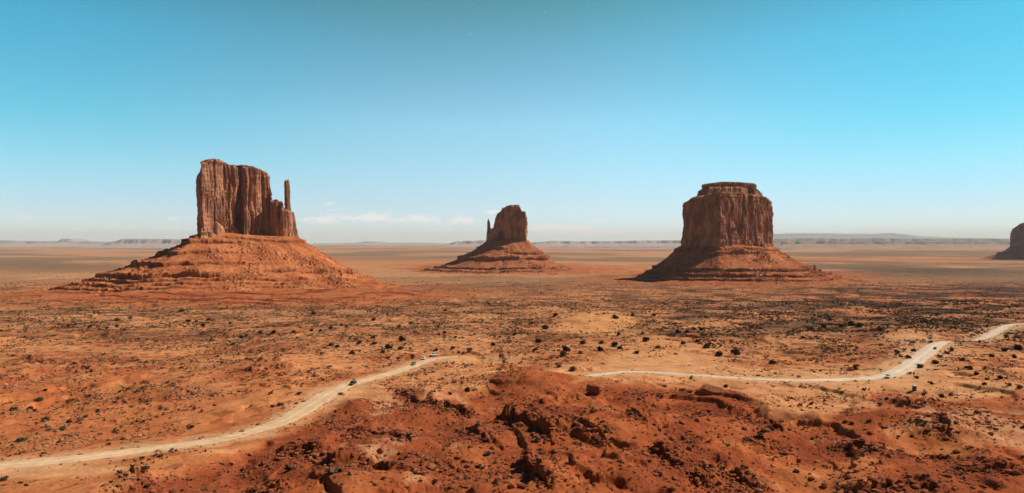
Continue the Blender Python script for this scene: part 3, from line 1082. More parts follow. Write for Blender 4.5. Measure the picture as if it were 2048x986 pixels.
# --- the further, smaller butte with its finger of rock on the other side
d2 = 3000.0; m2 = d2 / F
c2 = ((1018 - CX) * m2, d2)
def X2(px): return (px - 1018) * m2
east = empty('butte', (c2[0], c2[1], 0))
tag(east, 'smallest of the three standing buttes, shadowed face, narrow finger of rock at its edge', 'butte')
plan = plan_px(c2, [(988, -10), (993, -26), (1018, -46), (1043, -66), (1047, -58), (1049, -66), (1054, -60), (1056, 0), (1050, 50), (1010, 60), (990, 40)])
top = prof_fn(c2, -50, [(987, 450), (990, 436), (994, 428), (999, 424), (1002, 423), (1004, 416), (1011, 414), (1014, 411), (1036, 409.5), (1040, 416), (1044, 423), (1051, 424), (1056, 440)])
tower('rock_tower', east, plan, top, zrow(492, d2), 1.9, seed=200, crack=1.0, colw=1.2)
fx0 = X2(979)
plan = [(fx0 + 11 * math.cos(a), -20 + 14 * math.sin(a)) for a in np.linspace(0, 2 * math.pi, 20, endpoint=False)]
tower('spire', east, plan, prof_fn(c2, -22, [(975, 440), (979, 437), (983, 442)]), zrow(490, d2), 1.4, seed=230, crack=0.25,
      inset=lambda t, x, y: -6 * np.clip(1 - t * 1.6, 0, 1) + 4.0 * t, lean=(-4, 0))
plan = plan_px(c2, [(975, -30), (986, -42), (998, -44), (998, 20), (980, 20)])
tower('rock_shoulder', east, plan, prof_fn(c2, -50, [(974, 470), (981, 458), (986, 456), (992, 450)]), zrow(486, d2), 1.6, seed=240, crack=0.5)
inner2 = plan_px(c2, [(976, -35), (994, -50), (1018, -62), (1054, -60), (1058, 0), (1050, 50), (1010, 60), (985, 40)])
add_talus(east, c2, inner=inner2, reach=reach4(335, 260, 480, 365), z_top=lambda c, s: zrow(479, d2) - 4 * np.clip(c, 0, 1), ds_a=1000, n_s=340,
          ledges=[(0.15, 8, 0.04, lambda c, s: np.clip(-c * 3, 0, 1)), (0.25, 8, 0.05, lambda c, s: np.clip(c * 3, 0, 1)), (0.36, 15, 0.05, ALWAYS), (0.63, 8, 0.04, ALWAYS), (0.75, 6, 0.03, ALWAYS)], seed=320, power=2.0, rub=1.4, nblk=1500, blk=1.7,
          col=(0.46, 0.165, 0.07), col2=(0.34, 0.105, 0.045))

# --- the wide butte with a stepped cap
d3 = 2250.0; m3 = d3 / F
c3 = ((1450 - CX) * m3, d3)
def X3(px): return (px - 1450) * m3
merr = empty('butte', (c3[0], c3[1], 0))
tag(merr, 'massive barrel shaped butte with a thin stepped cap and one shaded side', 'butte')
plan = plan_px(c3, [(1360, -10), (1362, -44), (1395, -110), (1430, -178), (1441, -200), (1462, -176), (1500, -126), (1530, -80), (1543, -40), (1546, 20), (1530, 80), (1450, 120), (1380, 80)])
zt3 = zrow(393, d3)
top = prof_fn(c3, -130, [(1358, 403), (1363, 401), (1375, 399), (1385, 392), (1440, 386), (1500, 387), (1530, 390), (1541, 396), (1548, 405)])
tower('rock_tower', merr, plan, top, zrow(503, d3), 1.6, seed=400, crack=1.25, flute=1.2, colw=1.5,
      inset=lambda t, x, y: -5 * np.clip(1 - t * 3, 0, 1) + 5 * t ** 3)
cap = plan_px(c3, [(1386, -10), (1390, -50), (1420, -78), (1470, -84), (1512, -70), (1529, -30), (1530, 30), (1490, 70), (1410, 60)])
tower('cap_rock', merr, cap, prof_fn(c3, -80, [(1385, 382), (1400, 377), (1420, 373), (1510, 373), (1525, 381), (1531, 384)]),
      zrow(398, d3), 1.4, seed=430, crack=0.9, inset=lambda t, x, y: 16 * np.clip(t - 0.15, 0, 1) ** 0.9, nz=34)
cap2 = plan_px(c3, [(1402, -5), (1404, -36), (1430, -56), (1475, -60), (1508, -48), (1513, -10), (1508, 30), (1450, 50), (1412, 36)])
tower('cap_slab', merr, cap2, prof_fn(c3, -60, [(1401, 367.5), (1425, 365), (1450, 363), (1475, 364), (1512, 366)]),
      zrow(380, d3), 1.3, seed=450, crack=0.8, nz=24, inset=lambda t, x, y: 5 * (1 - np.clip(t * 2.2, 0, 1)))
inner3 = plan_px(c3, [(1358, -10), (1362, -44), (1395, -106), (1441, -190), (1500, -122), (1543, -36), (1546, 20), (1530, 80), (1450, 120), (1380, 80)])
add_talus(merr, c3, inner=inner3, reach=reach4(375, 320, 315, 430), z_top=lambda c, s: zrow(489, d3) - 6 * np.abs(c), ds_a=1500, n_s=460,
          ledges=[(0.175, 15, 0.05, lambda c, s: np.clip(1.2 - np.abs(c) * 1.6, 0, 1)), (0.10, 6, 0.04, ALWAYS), (0.57, 10, 0.04, ALWAYS), (0.72, 8, 0.04, ALWAYS), (0.84, 6, 0.03, ALWAYS)], seed=340, power=1.38, rub=1.7, nblk=3200, blk=1.3,
          col=(0.47, 0.165, 0.068), col2=(0.34, 0.105, 0.043))

# --- the dark butte cut by the edge of the photograph
d4 = 5600.0; m4 = d4 / F
c4 = ((2078 - CX) * m4, d4)
def X4(px): return (px - 2078) * m4
spear = empty('butte', (c4[0], c4[1], 0))
tag(spear, 'distant butte in full shade, cut by the edge of the photograph, on the far plain', 'butte')
plan = plan_px(c4, [(2022, 0), (2023, -120), (2040, -190), (2110, -200), (2130, 0), (2110, 160), (2040, 140)])
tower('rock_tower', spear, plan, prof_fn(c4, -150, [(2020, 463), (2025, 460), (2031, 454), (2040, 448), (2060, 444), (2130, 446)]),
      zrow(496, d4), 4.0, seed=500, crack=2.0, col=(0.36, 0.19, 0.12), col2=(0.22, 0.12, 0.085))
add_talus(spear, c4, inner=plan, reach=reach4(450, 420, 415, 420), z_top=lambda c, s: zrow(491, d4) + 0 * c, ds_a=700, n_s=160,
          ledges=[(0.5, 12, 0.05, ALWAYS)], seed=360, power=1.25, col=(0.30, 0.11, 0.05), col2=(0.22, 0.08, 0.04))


# ------------------------------------------------------------------ far mesas
def mesa(label, pts, base_py, d, depth, cliff=0.5, seed=0, col=(0.40, 0.325, 0.315), col2=(0.34, 0.28, 0.285), name='mesa', cat='mesa', rough=1.0):  # default greys have some distance haze mixed into the rock colour
    pts = np.array(pts, float)
    px = np.linspace(pts[0, 0], pts[-1, 0], int((pts[-1, 0] - pts[0, 0]) * 1.2) + 8)
    x = (px - CX) / F * d
    ztop = ZC + (HY - np.interp(px, pts[:, 0], pts[:, 1])) / F * d
    zb = ZC - float(drop(np.array([d]))) - 12
    H = np.maximum(ztop - zb, 5)
    step = x[1] - x[0]
    nzv = fbm2(x, x * 0, step * 55, 4, seed, 0.5) * rough * 0.8
    f = np.array([0, 0.12, 0.25, 0.4, 0.55, 0.58, 0.60, 0.9, 1.0])             # across: foot .. cliff foot .. rim .. back
    hh = np.array([0, 0.14, 0.30, 0.46, 0.58, 0.85, 1.0, 1.0, 0.0])
    hh[1:5] *= (1 - cliff) / 0.58 if cliff > 0.42 else 1
    f = np.interp(np.linspace(0, 8, 33), np.arange(9), f)
    hh = np.interp(np.linspace(0, 8, 33), np.arange(9), hh)
    Xm = np.repeat(x[None], 33, 0)
    Ym = d + (f[:, None] - 0.6) * depth + nzv[None] * depth * 0.28 * np.clip(1 - f[:, None], 0, 1)
    Zm = zb + hh[:, None] * H[None] * (1 + 0.04 * fbm2(Xm, Ym, step * 22, 3, seed + 2))
    V = np.stack([Xm, Ym, Zm], -1)
    o = mesh_np(name, V.reshape(-1, 3), grid_quads(33, len(x)), GROUND_MAT)
    q = sstep(-0.3, 0.3, fbm2(Xm, Zm * 12, step * 10, 3, seed + 4))[..., None]
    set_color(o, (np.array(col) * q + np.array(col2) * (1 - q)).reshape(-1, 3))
    tag(o, label, cat)
    return o


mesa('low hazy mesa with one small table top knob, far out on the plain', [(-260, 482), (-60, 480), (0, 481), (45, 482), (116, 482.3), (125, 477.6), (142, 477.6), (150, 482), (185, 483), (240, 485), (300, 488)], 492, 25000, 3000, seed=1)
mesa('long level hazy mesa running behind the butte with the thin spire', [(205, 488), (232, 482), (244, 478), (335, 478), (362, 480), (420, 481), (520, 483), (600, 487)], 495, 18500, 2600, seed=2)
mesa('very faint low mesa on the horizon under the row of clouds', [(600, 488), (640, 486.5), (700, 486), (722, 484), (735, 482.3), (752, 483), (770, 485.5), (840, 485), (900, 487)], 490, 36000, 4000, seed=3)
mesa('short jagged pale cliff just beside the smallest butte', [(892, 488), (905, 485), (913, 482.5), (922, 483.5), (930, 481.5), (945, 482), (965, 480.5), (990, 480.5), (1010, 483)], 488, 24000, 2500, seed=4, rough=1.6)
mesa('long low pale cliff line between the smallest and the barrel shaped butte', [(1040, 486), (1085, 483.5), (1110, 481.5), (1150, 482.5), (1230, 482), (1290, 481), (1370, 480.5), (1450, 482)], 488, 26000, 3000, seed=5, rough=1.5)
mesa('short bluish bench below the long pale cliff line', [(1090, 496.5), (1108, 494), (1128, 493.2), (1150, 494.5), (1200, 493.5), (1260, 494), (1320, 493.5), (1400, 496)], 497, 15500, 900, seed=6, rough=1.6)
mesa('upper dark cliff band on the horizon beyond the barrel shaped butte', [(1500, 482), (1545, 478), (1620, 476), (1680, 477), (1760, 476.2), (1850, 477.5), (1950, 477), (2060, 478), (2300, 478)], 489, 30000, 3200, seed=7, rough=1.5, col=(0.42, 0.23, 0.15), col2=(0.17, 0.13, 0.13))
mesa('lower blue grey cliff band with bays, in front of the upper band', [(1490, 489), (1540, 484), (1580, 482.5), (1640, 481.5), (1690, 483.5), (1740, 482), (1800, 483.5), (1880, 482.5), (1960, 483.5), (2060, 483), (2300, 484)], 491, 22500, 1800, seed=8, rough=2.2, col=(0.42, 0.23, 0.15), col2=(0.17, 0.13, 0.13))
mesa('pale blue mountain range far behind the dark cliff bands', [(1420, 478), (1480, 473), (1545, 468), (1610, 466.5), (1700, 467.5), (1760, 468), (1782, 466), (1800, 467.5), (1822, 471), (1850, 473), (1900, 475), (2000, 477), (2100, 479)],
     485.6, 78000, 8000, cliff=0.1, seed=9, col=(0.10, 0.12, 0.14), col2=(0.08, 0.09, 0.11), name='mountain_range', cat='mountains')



# ------------------------------------------------------------------ vegetation and stones
def leaf_mat(name, col):
    m, t = material(name)
    co = t.n('ShaderNodeTexCoord').outputs['Object']
    n = t.noise(co, 2.2, 3)
    c = t.mix(n, tuple(x * 0.6 for x in col), tuple(x * 1.4 for x in col))
    finish(t, c, 0.9, None, 0.05)
    return m


def attr_mat(name, rough=0.95):
    m, t = material(name)
    a = t.n('ShaderNodeAttribute', attribute_name='albedo').outputs['Color']
    finish(t, a, rough, None, 0.05)
    return m


BUSH_MATS = {'juniper': leaf_mat('juniper_leaves', (0.05, 0.04, 0.02)), 'dry': leaf_mat('dry_twigs', (0.15, 0.07, 0.038)), 'sage': leaf_mat('sage_leaves', (0.14, 0.105, 0.06))}
STEM_MAT = simple_mat('woody_stem', (0.12, 0.075, 0.05))


def bush_proto(kind, seed):
    r = np.random.default_rng(seed)
    V, Qd, n = [], [], 0
    lobes = [(r.uniform(-.5, .5), r.uniform(-.5, .5), r.uniform(.28, .75), r.uniform(.36, .62)) for _ in range(7)]
    N = 420 if kind == 'juniper' else 300
    for _ in range(N):
        lx, ly, lz, lr = lobes[r.integers(len(lobes))]
        p = r.normal(size=3); p /= np.linalg.norm(p)
        c = np.array([lx, ly, lz]) + p * lr * r.uniform(.35, 1.08) * np.array([1, 1, .85])
        c[2] = max(c[2], 0.03)
        a = r.normal(size=3); a /= np.linalg.norm(a)
        b = np.cross(a, r.normal(size=3)); b /= np.linalg.norm(b)
        sz = r.uniform(.09, .19) if kind != 'dry' else r.uniform(.05, .14)
        el_ = 1.0 if kind == 'juniper' else 2.2
        V += [c - a * sz * el_ - b * sz * .6, c + a * sz * el_ - b * sz * .4, c + a * sz * el_ * .8 + b * sz * .6, c - a * sz * el_ * .7 + b * sz * .5]
        Qd.append((n, n + 1, n + 2, n + 3)); n += 4
    V = np.array(V)
    # a few stems fanning up from the root
    S, SQ, m = [], [], 0
    for k in range(6):
        ang = r.uniform(0, 6.28); tip = np.array([math.cos(ang) * .45, math.sin(ang) * .45, r.uniform(.5, .9)])
        for z, f, w_ in ((0, 0, .06), (.5, .35, .045), (1, 1, .02)):
            c = np.array([tip[0] * f, tip[1] * f, tip[2] * z - .05])
            for q in range(5):
                S.append(c + w_ * np.array([math.cos(q * 1.2566), math.sin(q * 1.2566), 0]))
        for lev in range(2):
            for q in range(5):
                SQ.append((m + lev * 5 + q, m + lev * 5 + (q + 1) % 5, m + lev * 5 + 5 + (q + 1) % 5, m + lev * 5 + 5 + q))
        m += 15
    return V, Qd, np.array(S), SQ


def mesh_data(name, V, Q, mat):
    o = mesh_np(name, V, Q, mat)
    me = o.data
    bpy.data.objects.remove(o)
    return me


PROTO = {}
for kd, sd in (('juniper', 3), ('dry', 5), ('sage', 7)):
    PROTO[kd] = []
    for j in range(3):
        V_, Q_, S_, SQ_ = bush_proto(kd, sd * 10 + j)
        PROTO[kd].append((mesh_data('foliage', V_, Q_, BUSH_MATS[kd]), mesh_data('stem', S_, SQ_, STEM_MAT)))

LANDMARKS = {
    'the black car': (705, 766), 'the dusty grey car': (827, 727), 'the white car': (847, 716),
    'the last white pickup': (868, 711), 'the bare yellow sand patch': (1190, 645), 'the big square boulder': (1190, 778),
    'the overhanging red block': (1425, 776), 'the small dark cabin': (1830, 777), 'the road junction': (1777, 753),
    'the parked cars': (1830, 682), 'the roadside sand hump': (305, 897), 'the spired butte': (400, 612),
    'the dirt road bend': (600, 825), 'the gravel road start': (1150, 755), 'the gravel road middle': (1450, 755), 'the upper gravel road': (1990, 665),
    'the frame edge ledge': (60, 762), 'the hooked ledge': (370, 790), 'the deepest black ledge': (1075, 890),
    'the dark hill crest': (800, 785), 'the upslope red ledges': (530, 745)}
ORD = ['closest', 'second closest', 'third closest', 'fourth closest', 'fifth closest', 'sixth closest', 'seventh closest', 'eighth closest', 'ninth closest',
       'tenth closest', 'eleventh closest', 'twelfth closest', 'thirteenth closest', 'fourteenth closest', 'fifteenth closest', 'sixteenth closest', 'seventeenth closest', 'eighteenth closest']


def ranked_labels(items, noun):
    """items: (px, py, descriptor); a label that ranks each one by its distance from the nearest landmark"""
    near = {}
    for i, (px, py, desc) in enumerate(items):
        lm = min(LANDMARKS, key=lambda k: math.hypot(LANDMARKS[k][0] - px, 2 * (LANDMARKS[k][1] - py)))
        side_ = 'beyond' if py < LANDMARKS[lm][1] else 'this side of'
        near.setdefault((desc, lm, side_), []).append((math.hypot(LANDMARKS[lm][0] - px, 2 * (LANDMARKS[lm][1] - py)), i))
    out = [None] * len(items)
    for (desc, lm, side_), L in near.items():
        L.sort()
        for k, (_, i) in enumerate(L):
            if len(L) == 1:
                out[i] = f'{desc} {noun}, only one {side_} {lm}'
            else:
                out[i] = f'{desc} {noun}, {ORD[min(k, len(ORD) - 1)]} {side_} {lm}'
    return out


# bushes read off the photograph: column, row of the foot, half-width in pixels, kind
BUSHES = [
    (627, 629, 6, 'j'), (747, 640, 5, 'j'), (683, 652, 5, 'j'), (661, 658, 5, 'j'), (693, 655, 4, 'j'), (623, 663, 5, 'j'), (640, 663, 4, 'j'), (588, 665, 5, 'j'),
    (546, 667, 6, 'j'), (519, 667, 5, 'j'), (745, 677, 6, 'j'), (749, 688, 6, 's'), (718, 688, 6, 'j'), (673, 695, 6, 'j'), (662, 692, 7, 's'), (704, 708, 6, 'j'),
    (805, 682, 9, 'j'), (778, 697, 10, 'j'), (802, 699, 7, 'd'), (766, 706, 8, 'd'), (776, 718, 6, 'd'), (797, 718, 5, 'd'), (825, 715, 7, 'd'), (871, 702, 5, 'j'),
    (906, 698, 6, 'd'), (918, 706, 4, 'd'), (939, 703, 7, 'd'), (911, 676, 4, 'j'), (888, 667, 5, 'j'), (797, 654, 5, 'j'), (821, 648, 5, 'j'), (889, 622, 4, 'j'),
    (986, 691, 7, 'j'), (978, 609, 4, 'j'), (1111, 631, 6, 'j'), (1090, 658, 9, 'j'), (1029, 671, 5, 'j'), (1075, 686, 8, 'j'), (1071, 701, 5, 'j'), (1165, 689, 8, 'j'),
    (1202, 688, 6, 'j'), (1202, 702, 8, 'j'), (1229, 693, 9, 'j'), (1239, 698, 6, 'j'), (1238, 670, 5, 'j'), (1274, 707, 6, 'j'), (1292, 682, 9, 'j'), (1232, 637, 8, 'j'),
    (1265, 633, 6, 'j'), (1308, 632, 5, 'j'), (1357, 666, 7, 'j'), (1375, 665, 5, 'j'), (1404, 661, 6, 'j'), (1390, 659, 5, 'j'), (1439, 712, 8, 'j'), (1472, 710, 12, 'j'),
    (1415, 696, 9, 's'), (1316, 697, 7, 'd'), (1367, 688, 6, 's'), (1396, 685, 7, 'j'), (1452, 776, 6, 'j'), (1126, 712, 11, 'd'), (1134, 703, 10, 'j'), (1161, 708, 8, 'd'),
    (1146, 742, 9, 'd'), (1118, 735, 8, 'd'), (1343, 983, 8, 's'), (1321, 953, 7, 's'), (1660, 642, 6, 'j'), (1683, 654, 6, 'j'), (1608, 677, 6, 'j'), (1620, 660, 9, 's'),
    (1648, 655, 7, 'j'), (1705, 652, 9, 'j'), (1720, 655, 8, 'j'), (1762, 661, 8, 'd'), (1938, 740, 9, 'j'), (1954, 750, 6, 'j'), (2002, 758, 6, 'j'), (2008, 703, 7, 'j'),
    (2013, 676, 7, 'd'), (2037, 701, 10, 'j'), (1841, 736, 9, 'd'), (1834, 758, 6, 'd'), (1692, 847, 6, 's'), (1705, 850, 6, 's'), (1712, 740, 8, 'd'), (1546, 728, 9, 'd'), (1765, 902, 7, 'd'),
    (179, 655, 5, 'j'), (233, 642, 6, 'j'), (260, 638, 5, 's'), (213, 657, 4, 'j'), (233, 654, 4, 'j'), (377, 644, 6, 'j'), (416, 641, 5, 'j'), (406, 653, 5, 'j'), (392, 644, 4, 's'),
    (460, 648, 4, 'j'), (466, 688, 5, 's'), (493, 673, 4, 'j'), (483, 676, 5, 's'), (364, 622, 7, 's'), (137, 653, 5, 's'), (150, 650, 4, 's'), (90, 842, 9, 's'), (122, 862, 8, 's'), (138, 846, 6, 'j'), (42, 883, 10, 's'),
    (382, 857, 6, 'j'), (6, 962, 9, 's'), (293, 974, 7, 's'), (290, 946, 8, 's'), (282, 920, 6, 'd'), (75, 803, 9, 's'), (25, 822, 9, 's'), (170, 835, 6, 's'), (245, 880, 5, 's'), (320, 915, 6, 's'),
    (598, 790, 6, 'd'), (560, 812, 8, 'd'), (545, 815, 6, 'd'), (680, 790, 6, 'd'), (900, 790, 5, 'j'), (935, 783, 7, 'j'), (920, 826, 5, 'j'), (1240, 925, 6, 's'), (1135, 930, 6, 's'),
    (1155, 955, 6, 's'), (1080, 910, 7, 's'), (975, 912, 8, 's'), (958, 936, 6, 's'), (800, 922, 7, 's'), (785, 932, 7, 's'), (870, 965, 6, 's'), (1422, 935, 7, 's'), (1300, 925, 5, 's'),
    (1740, 845, 6, 's'), (1850, 955, 6, 's'), (1545, 862, 7, 's'), (1520, 870, 6, 's'), (1775, 800, 6, 'd'), (1790, 806, 7, 'd'), (1760, 812, 6, 'd'), (1885, 795, 6, 'j'), (1955, 828, 6, 's'),
    (1960, 685, 4, 'j'), (1895, 708, 7, 'd'), (1905, 702, 7, 'd'), (1880, 715, 6, 'd'), (1925, 722, 7, 'd'), (1872, 728, 8, 'd'), (1795, 708, 8, 'd'), (1828, 703, 6, 'd'), (1818, 717, 8, 'd'), (1985, 714, 6, 'j'),
    (2030, 716, 6, 'j'), (1970, 770, 6, 'd'), (2020, 772, 7, 'd')]
KIND = {'j': ('juniper', 'dark rounded'), 'd': ('dry', 'reddish brown twiggy'), 's': ('sage', 'grey leafy')}
items = []
for (px, py, r, k) in BUSHES:
    items.append((px, py, ('tall ' if r >= 8 and k == 'j' else 'wide ' if r >= 8 else '') + KIND[k][1]))
labels = ranked_labels(items, 'bush')
for i, (px, py, r, k) in enumerate(BUSHES):
    x, y, z = ground_at(px, py)
    rad = max(0.35, min(r * y / F, 4.5)) * 0.95
    fol, stem = PROTO[KIND[k][0]][i % 3]
    b = empty('bush', (x, y, z - 0.05 * rad), random.uniform(0, 6.28))
    sq = random.uniform(.75, 1.0) if k != 'j' else random.uniform(.9, 1.2)
    b.scale = (rad, rad, rad * sq)
    f = bpy.data.objects.new('foliage', fol); C.objects.link(f); f.parent = b
    st_ = bpy.data.objects.new('stem', stem); C.objects.link(st_); st_.parent = b
    tag(b, labels[i], 'bush', 'bushes scattered over the desert')


def scatter(density, y0, y1, rho, umax=0.86):
    """points on the plain with a given mean number per square metre times density(x, y, info)"""
    area = umax * (y1 ** 2 - y0 ** 2)
    n = int(area * rho)
    y = np.sqrt(RNG.uniform(y0 ** 2, y1 ** 2, n))
    x = RNG.uniform(-umax, umax, n) * y
    z, M_ = ground(x, y, True)
    keep = RNG.uniform(0, 1, n) < density(x, y, M_)
    return x[keep], y[keep], z[keep], {k: v[keep] for k, v in M_.items()}


def clearings(px, py):
    return (ell(px, py, 1740, 770, 170, 16) + ell(px, py, 1820, 676, 60, 12) + ell(px, py, 1330, 728, 150, 18) + ell(px, py, 1190, 645, 75, 24)
            + ell(px, py, 1190, 752, 90, 10) + ell(px, py, 740, 790, 90, 18) + ell(px, py, 100, 950, 170, 20))


def d_mid(x, y, m):
    n = fbm2(x, y, 60, 3, 301)
    n2 = fbm2(x, y, 16, 2, 303)
    wash = sstep(0.45, 0.8, ridged2(x + 12 * n, y + 12 * n, 85, 2, 305))
    d = np.clip(sstep(-0.15, 0.45, n + 0.7 * n2) * 0.9 + 0.7 * wash, 0, 1)
    d = d * (1 - 0.93 * np.clip(clearings(m['px'], m['py']) * 1.3, 0, 1)) * (m['rd'] > 1.2) * (0.35 + 0.65 * sstep(2, 12, m['rd']))
    d = d * (1 - 0.55 * m['bad']) * (1 - 0.6 * m['bedm'])
    return d


def tufts(name, xs, ys, zs, rs, cols, nq, seed, label=None):
    r = np.random.default_rng(seed)
    N = len(xs)
    P = r.normal(size=(N, nq, 3)); P /= np.linalg.norm(P, axis=2, keepdims=True)
    P[..., 2] = np.abs(P[..., 2])
    c = P * r.uniform(.25, .95, (N, nq, 1)) * np.array([1, 1, .8])
    a = r.normal(size=(N, nq, 3)); a /= np.linalg.norm(a, axis=2, keepdims=True)
    b = np.cross(a, r.normal(size=(N, nq, 3))); b /= np.linalg.norm(b, axis=2, keepdims=True)
    sz = r.uniform(.28, .5, (N, nq, 1))
    q = np.stack([c - a * sz - b * sz * .6, c + a * sz - b * sz * .4, c + a * sz * .8 + b * sz * .6, c - a * sz * .7 + b * sz * .5], 2)
    q[..., 2] = np.maximum(q[..., 2], -0.1)
    q = q * rs[:, None, None, None] + np.stack([xs, ys, zs], -1)[:, None, None, :]
    V_ = q.reshape(-1, 3)
    Q_ = np.arange(len(V_)).reshape(-1, 4)
    o = mesh_np(name, V_, Q_, attr_mat(name + '_leaves'), smooth=False)
    set_color(o, np.repeat(cols, nq * 4, 0) * r.uniform(.75, 1.25, (len(V_), 1)))
    tag(o, kind='stuff')
    return o


xs, ys, zs, ms = [], [], [], []
for y0, y1, rho in ((130, 330, 0.26), (330, 700, 0.24), (700, 1150, 0.12), (1150, 2000, 0.022), (2000, 3000, 0.004)):
    x, y, z, m = scatter(d_mid, y0, y1, rho)
    xs.append(x); ys.append(y); zs.append(z); ms.append(m['bad'])
xs, ys, zs, bd = map(np.concatenate, (xs, ys, zs, ms))
rs = np.exp(RNG.normal(math.log(0.40), 0.48, len(xs))) * (1 + 0.75 * sstep(350, 900, ys)) * (1 + 0.5 * sstep(1000, 2500, ys))
_px, _py = screen(xs, ys)
rs = rs * (1 + 0.55 * ell(_px, _py, 1850, 640, 450, 70)) * np.where(RNG.uniform(0, 1, len(rs)) < 0.025, 1.9, 1.0)
rs = np.clip(rs, 0.15, 2.2)
pal = 1.1 * np.array([(0.05, 0.046, 0.03), (0.09, 0.065, 0.04), (0.14, 0.07, 0.04), (0.22, 0.16, 0.085), (0.07, 0.055, 0.035)])
cols = pal[RNG.choice(5, len(xs), p=[.28, .24, .2, .1, .18])]
tufts('scrub', xs, ys, zs, rs, cols, 8, 21)
COUNTS = [len(xs)]


def d_rock(x, y, m):
    led = np.clip(m['led'] * 1.5, 0, 1)
    n = sstep(0.0, 0.45, fbm2(x, y, 22, 3, 331))
    return np.clip(led * 0.9 + m['bad'] * (0.05 + 0.75 * n) + (1 - m['bad']) * 0.45 * n * sstep(0.15, 0.4, fbm2(x, y, 55, 2, 335)), 0, 1) * (m['rd'] > 1.0)


xs, ys, zs, ms, bs = [], [], [], [], []
for y0, y1, rho in ((125, 330, 2.4), (330, 620, 0.5)):
    x, y, z, m = scatter(d_rock, y0, y1, rho)
    xs.append(x); ys.append(y); zs.append(z); ms.append(m['led']); bs.append(m['bad'])
# stones lying along the road edges
for P in ROAD_XY.values():
    k = RNG.integers(0, len(P), 500)
    s_ = np.sign(RNG.uniform(-1, 1, 500))
    tx, ty = np.gradient(P[:, 0])[k], np.gradient(P[:, 1])[k]
    l_ = np.hypot(tx, ty)
    o_ = P[k, 2] / 2 + RNG.exponential(0.9, 500) + 0.3
    x, y = P[k, 0] - ty / l_ * s_ * o_ + RNG.normal(0, 1.5, 500), P[k, 1] + tx / l_ * s_ * o_ + RNG.normal(0, 1.5, 500)
    xs.append(x); ys.append(y); zs.append(ground(x, y)); ms.append(x * 0); bs.append(x * 0)
xs, ys, zs, ms, bs = map(np.concatenate, (xs, ys, zs, ms, bs))
rs = np.clip(np.exp(RNG.normal(math.log(0.21), 0.62, len(xs))) * (1 + 0.9 * np.clip(ms, 0, 1)), 0.1, 1.35)
bases = [rock_base(k, 1) for k in range(8)]
VV, TT, CC, off_ = [], [], [], 0
for k in range(8):
    m = np.arange(len(xs)) % 8 == k
    V0, T0 = bases[k]
    n = m.sum()
    an = RNG.uniform(0, 6.28, n)
    ca, sa = np.cos(an)[:, None], np.sin(an)[:, None]
    sc = rs[m][:, None]
    fz = RNG.uniform(.6, 1.1, n)[:, None]
    vx = (V0[None, :, 0] * ca - V0[None, :, 1] * sa) * sc + xs[m][:, None]
    vy = (V0[None, :, 0] * sa + V0[None, :, 1] * ca) * sc + ys[m][:, None]
    vz = V0[None, :, 2] * sc * fz + zs[m][:, None] + 0.15 * sc
    VV.append(np.stack([vx, vy, vz], -1).reshape(-1, 3))
    TT.append((T0[None] + np.arange(n)[:, None, None] * len(V0)).reshape(-1, 3) + off_)
    off_ += n * len(V0)
    b_ = bs[m][:, None]
    c0 = np.array([(0.27, 0.085, 0.04)]) * b_ + np.array([(0.36, 0.16, 0.08)]) * (1 - b_)
    c0 = c0 * RNG.uniform(.65, 1.3, (n, 1))
    CC.append(np.repeat(c0, len(V0), 0))
rub = mesh_np('rubble', np.concatenate(VV), None, attr_mat('loose_stone'), smooth=False, tris=np.concatenate(TT))
set_color(rub, np.concatenate(CC))
tag(rub, kind='stuff')
COUNTS.append(len(xs))


def rock_mat():
    m, t = material('red_rock')
    co = t.n('ShaderNodeTexCoord').outputs['Object']
    n = t.noise(co, 1.2, 5, 0.6)
    ly = t.noise(t.n('ShaderNodeMapping', {'Vector': co, 'Scale': (0.3, 0.3, 3.0)}).outputs[0], 1.0, 3, 0.6)
    c = t.mix(t.smooth(n, 0.3, 0.7), (0.22, 0.07, 0.035), (0.37, 0.13, 0.06))
    c = t.mix(t.math('MULTIPLY', t.smooth(ly, 0.45, 0.6), 0.4), c, (0.42, 0.2, 0.11))
    b = t.n('ShaderNodeBump', {'Height': t.math('ADD', n, ly), 'Strength': 0.6, 'Distance': 0.3})
    finish(t, c, 1.0, b.outputs[0], 0.04)
    return m


RED_ROCK = rock_mat()


def big_rock(seed, size, sub=4, cuts=12, boxy=0.0):
    """angular boulder about size = (sx, sy, sz) metres"""
    bm = bmesh.new()
    bmesh.ops.create_icosphere(bm, subdivisions=sub, radius=1)
    V_ = np.array([v.co[:] for v in bm.verts])
    T_ = np.array([[v.index for v in f.verts] for f in bm.faces])
    bm.free()
    r = np.random.default_rng(seed)
    if boxy:
        mx = np.abs(V_).max(1, keepdims=True)
        V_ = V_ * (1 - boxy) + V_ / mx * boxy
    for _ in range(cuts):
        n = r.normal(size=3); n /= np.linalg.norm(n)
        ext = (V_ @ n).max()
        lim = ext * r.uniform(.68, .9)
        V_ = V_ - np.maximum(V_ @ n - lim, 0)[:, None] * n
    nn = V_ / np.linalg.norm(V_, axis=1, keepdims=True)
    q = V_ + r.uniform(0, 50, 3)
    V_ = V_ + nn * (0.07 * fbm3(q[:, 0] * 3, q[:, 1] * 3, q[:, 2] * 5, 3, seed))[:, None]
    return V_ * np.array(size) / 2, T_


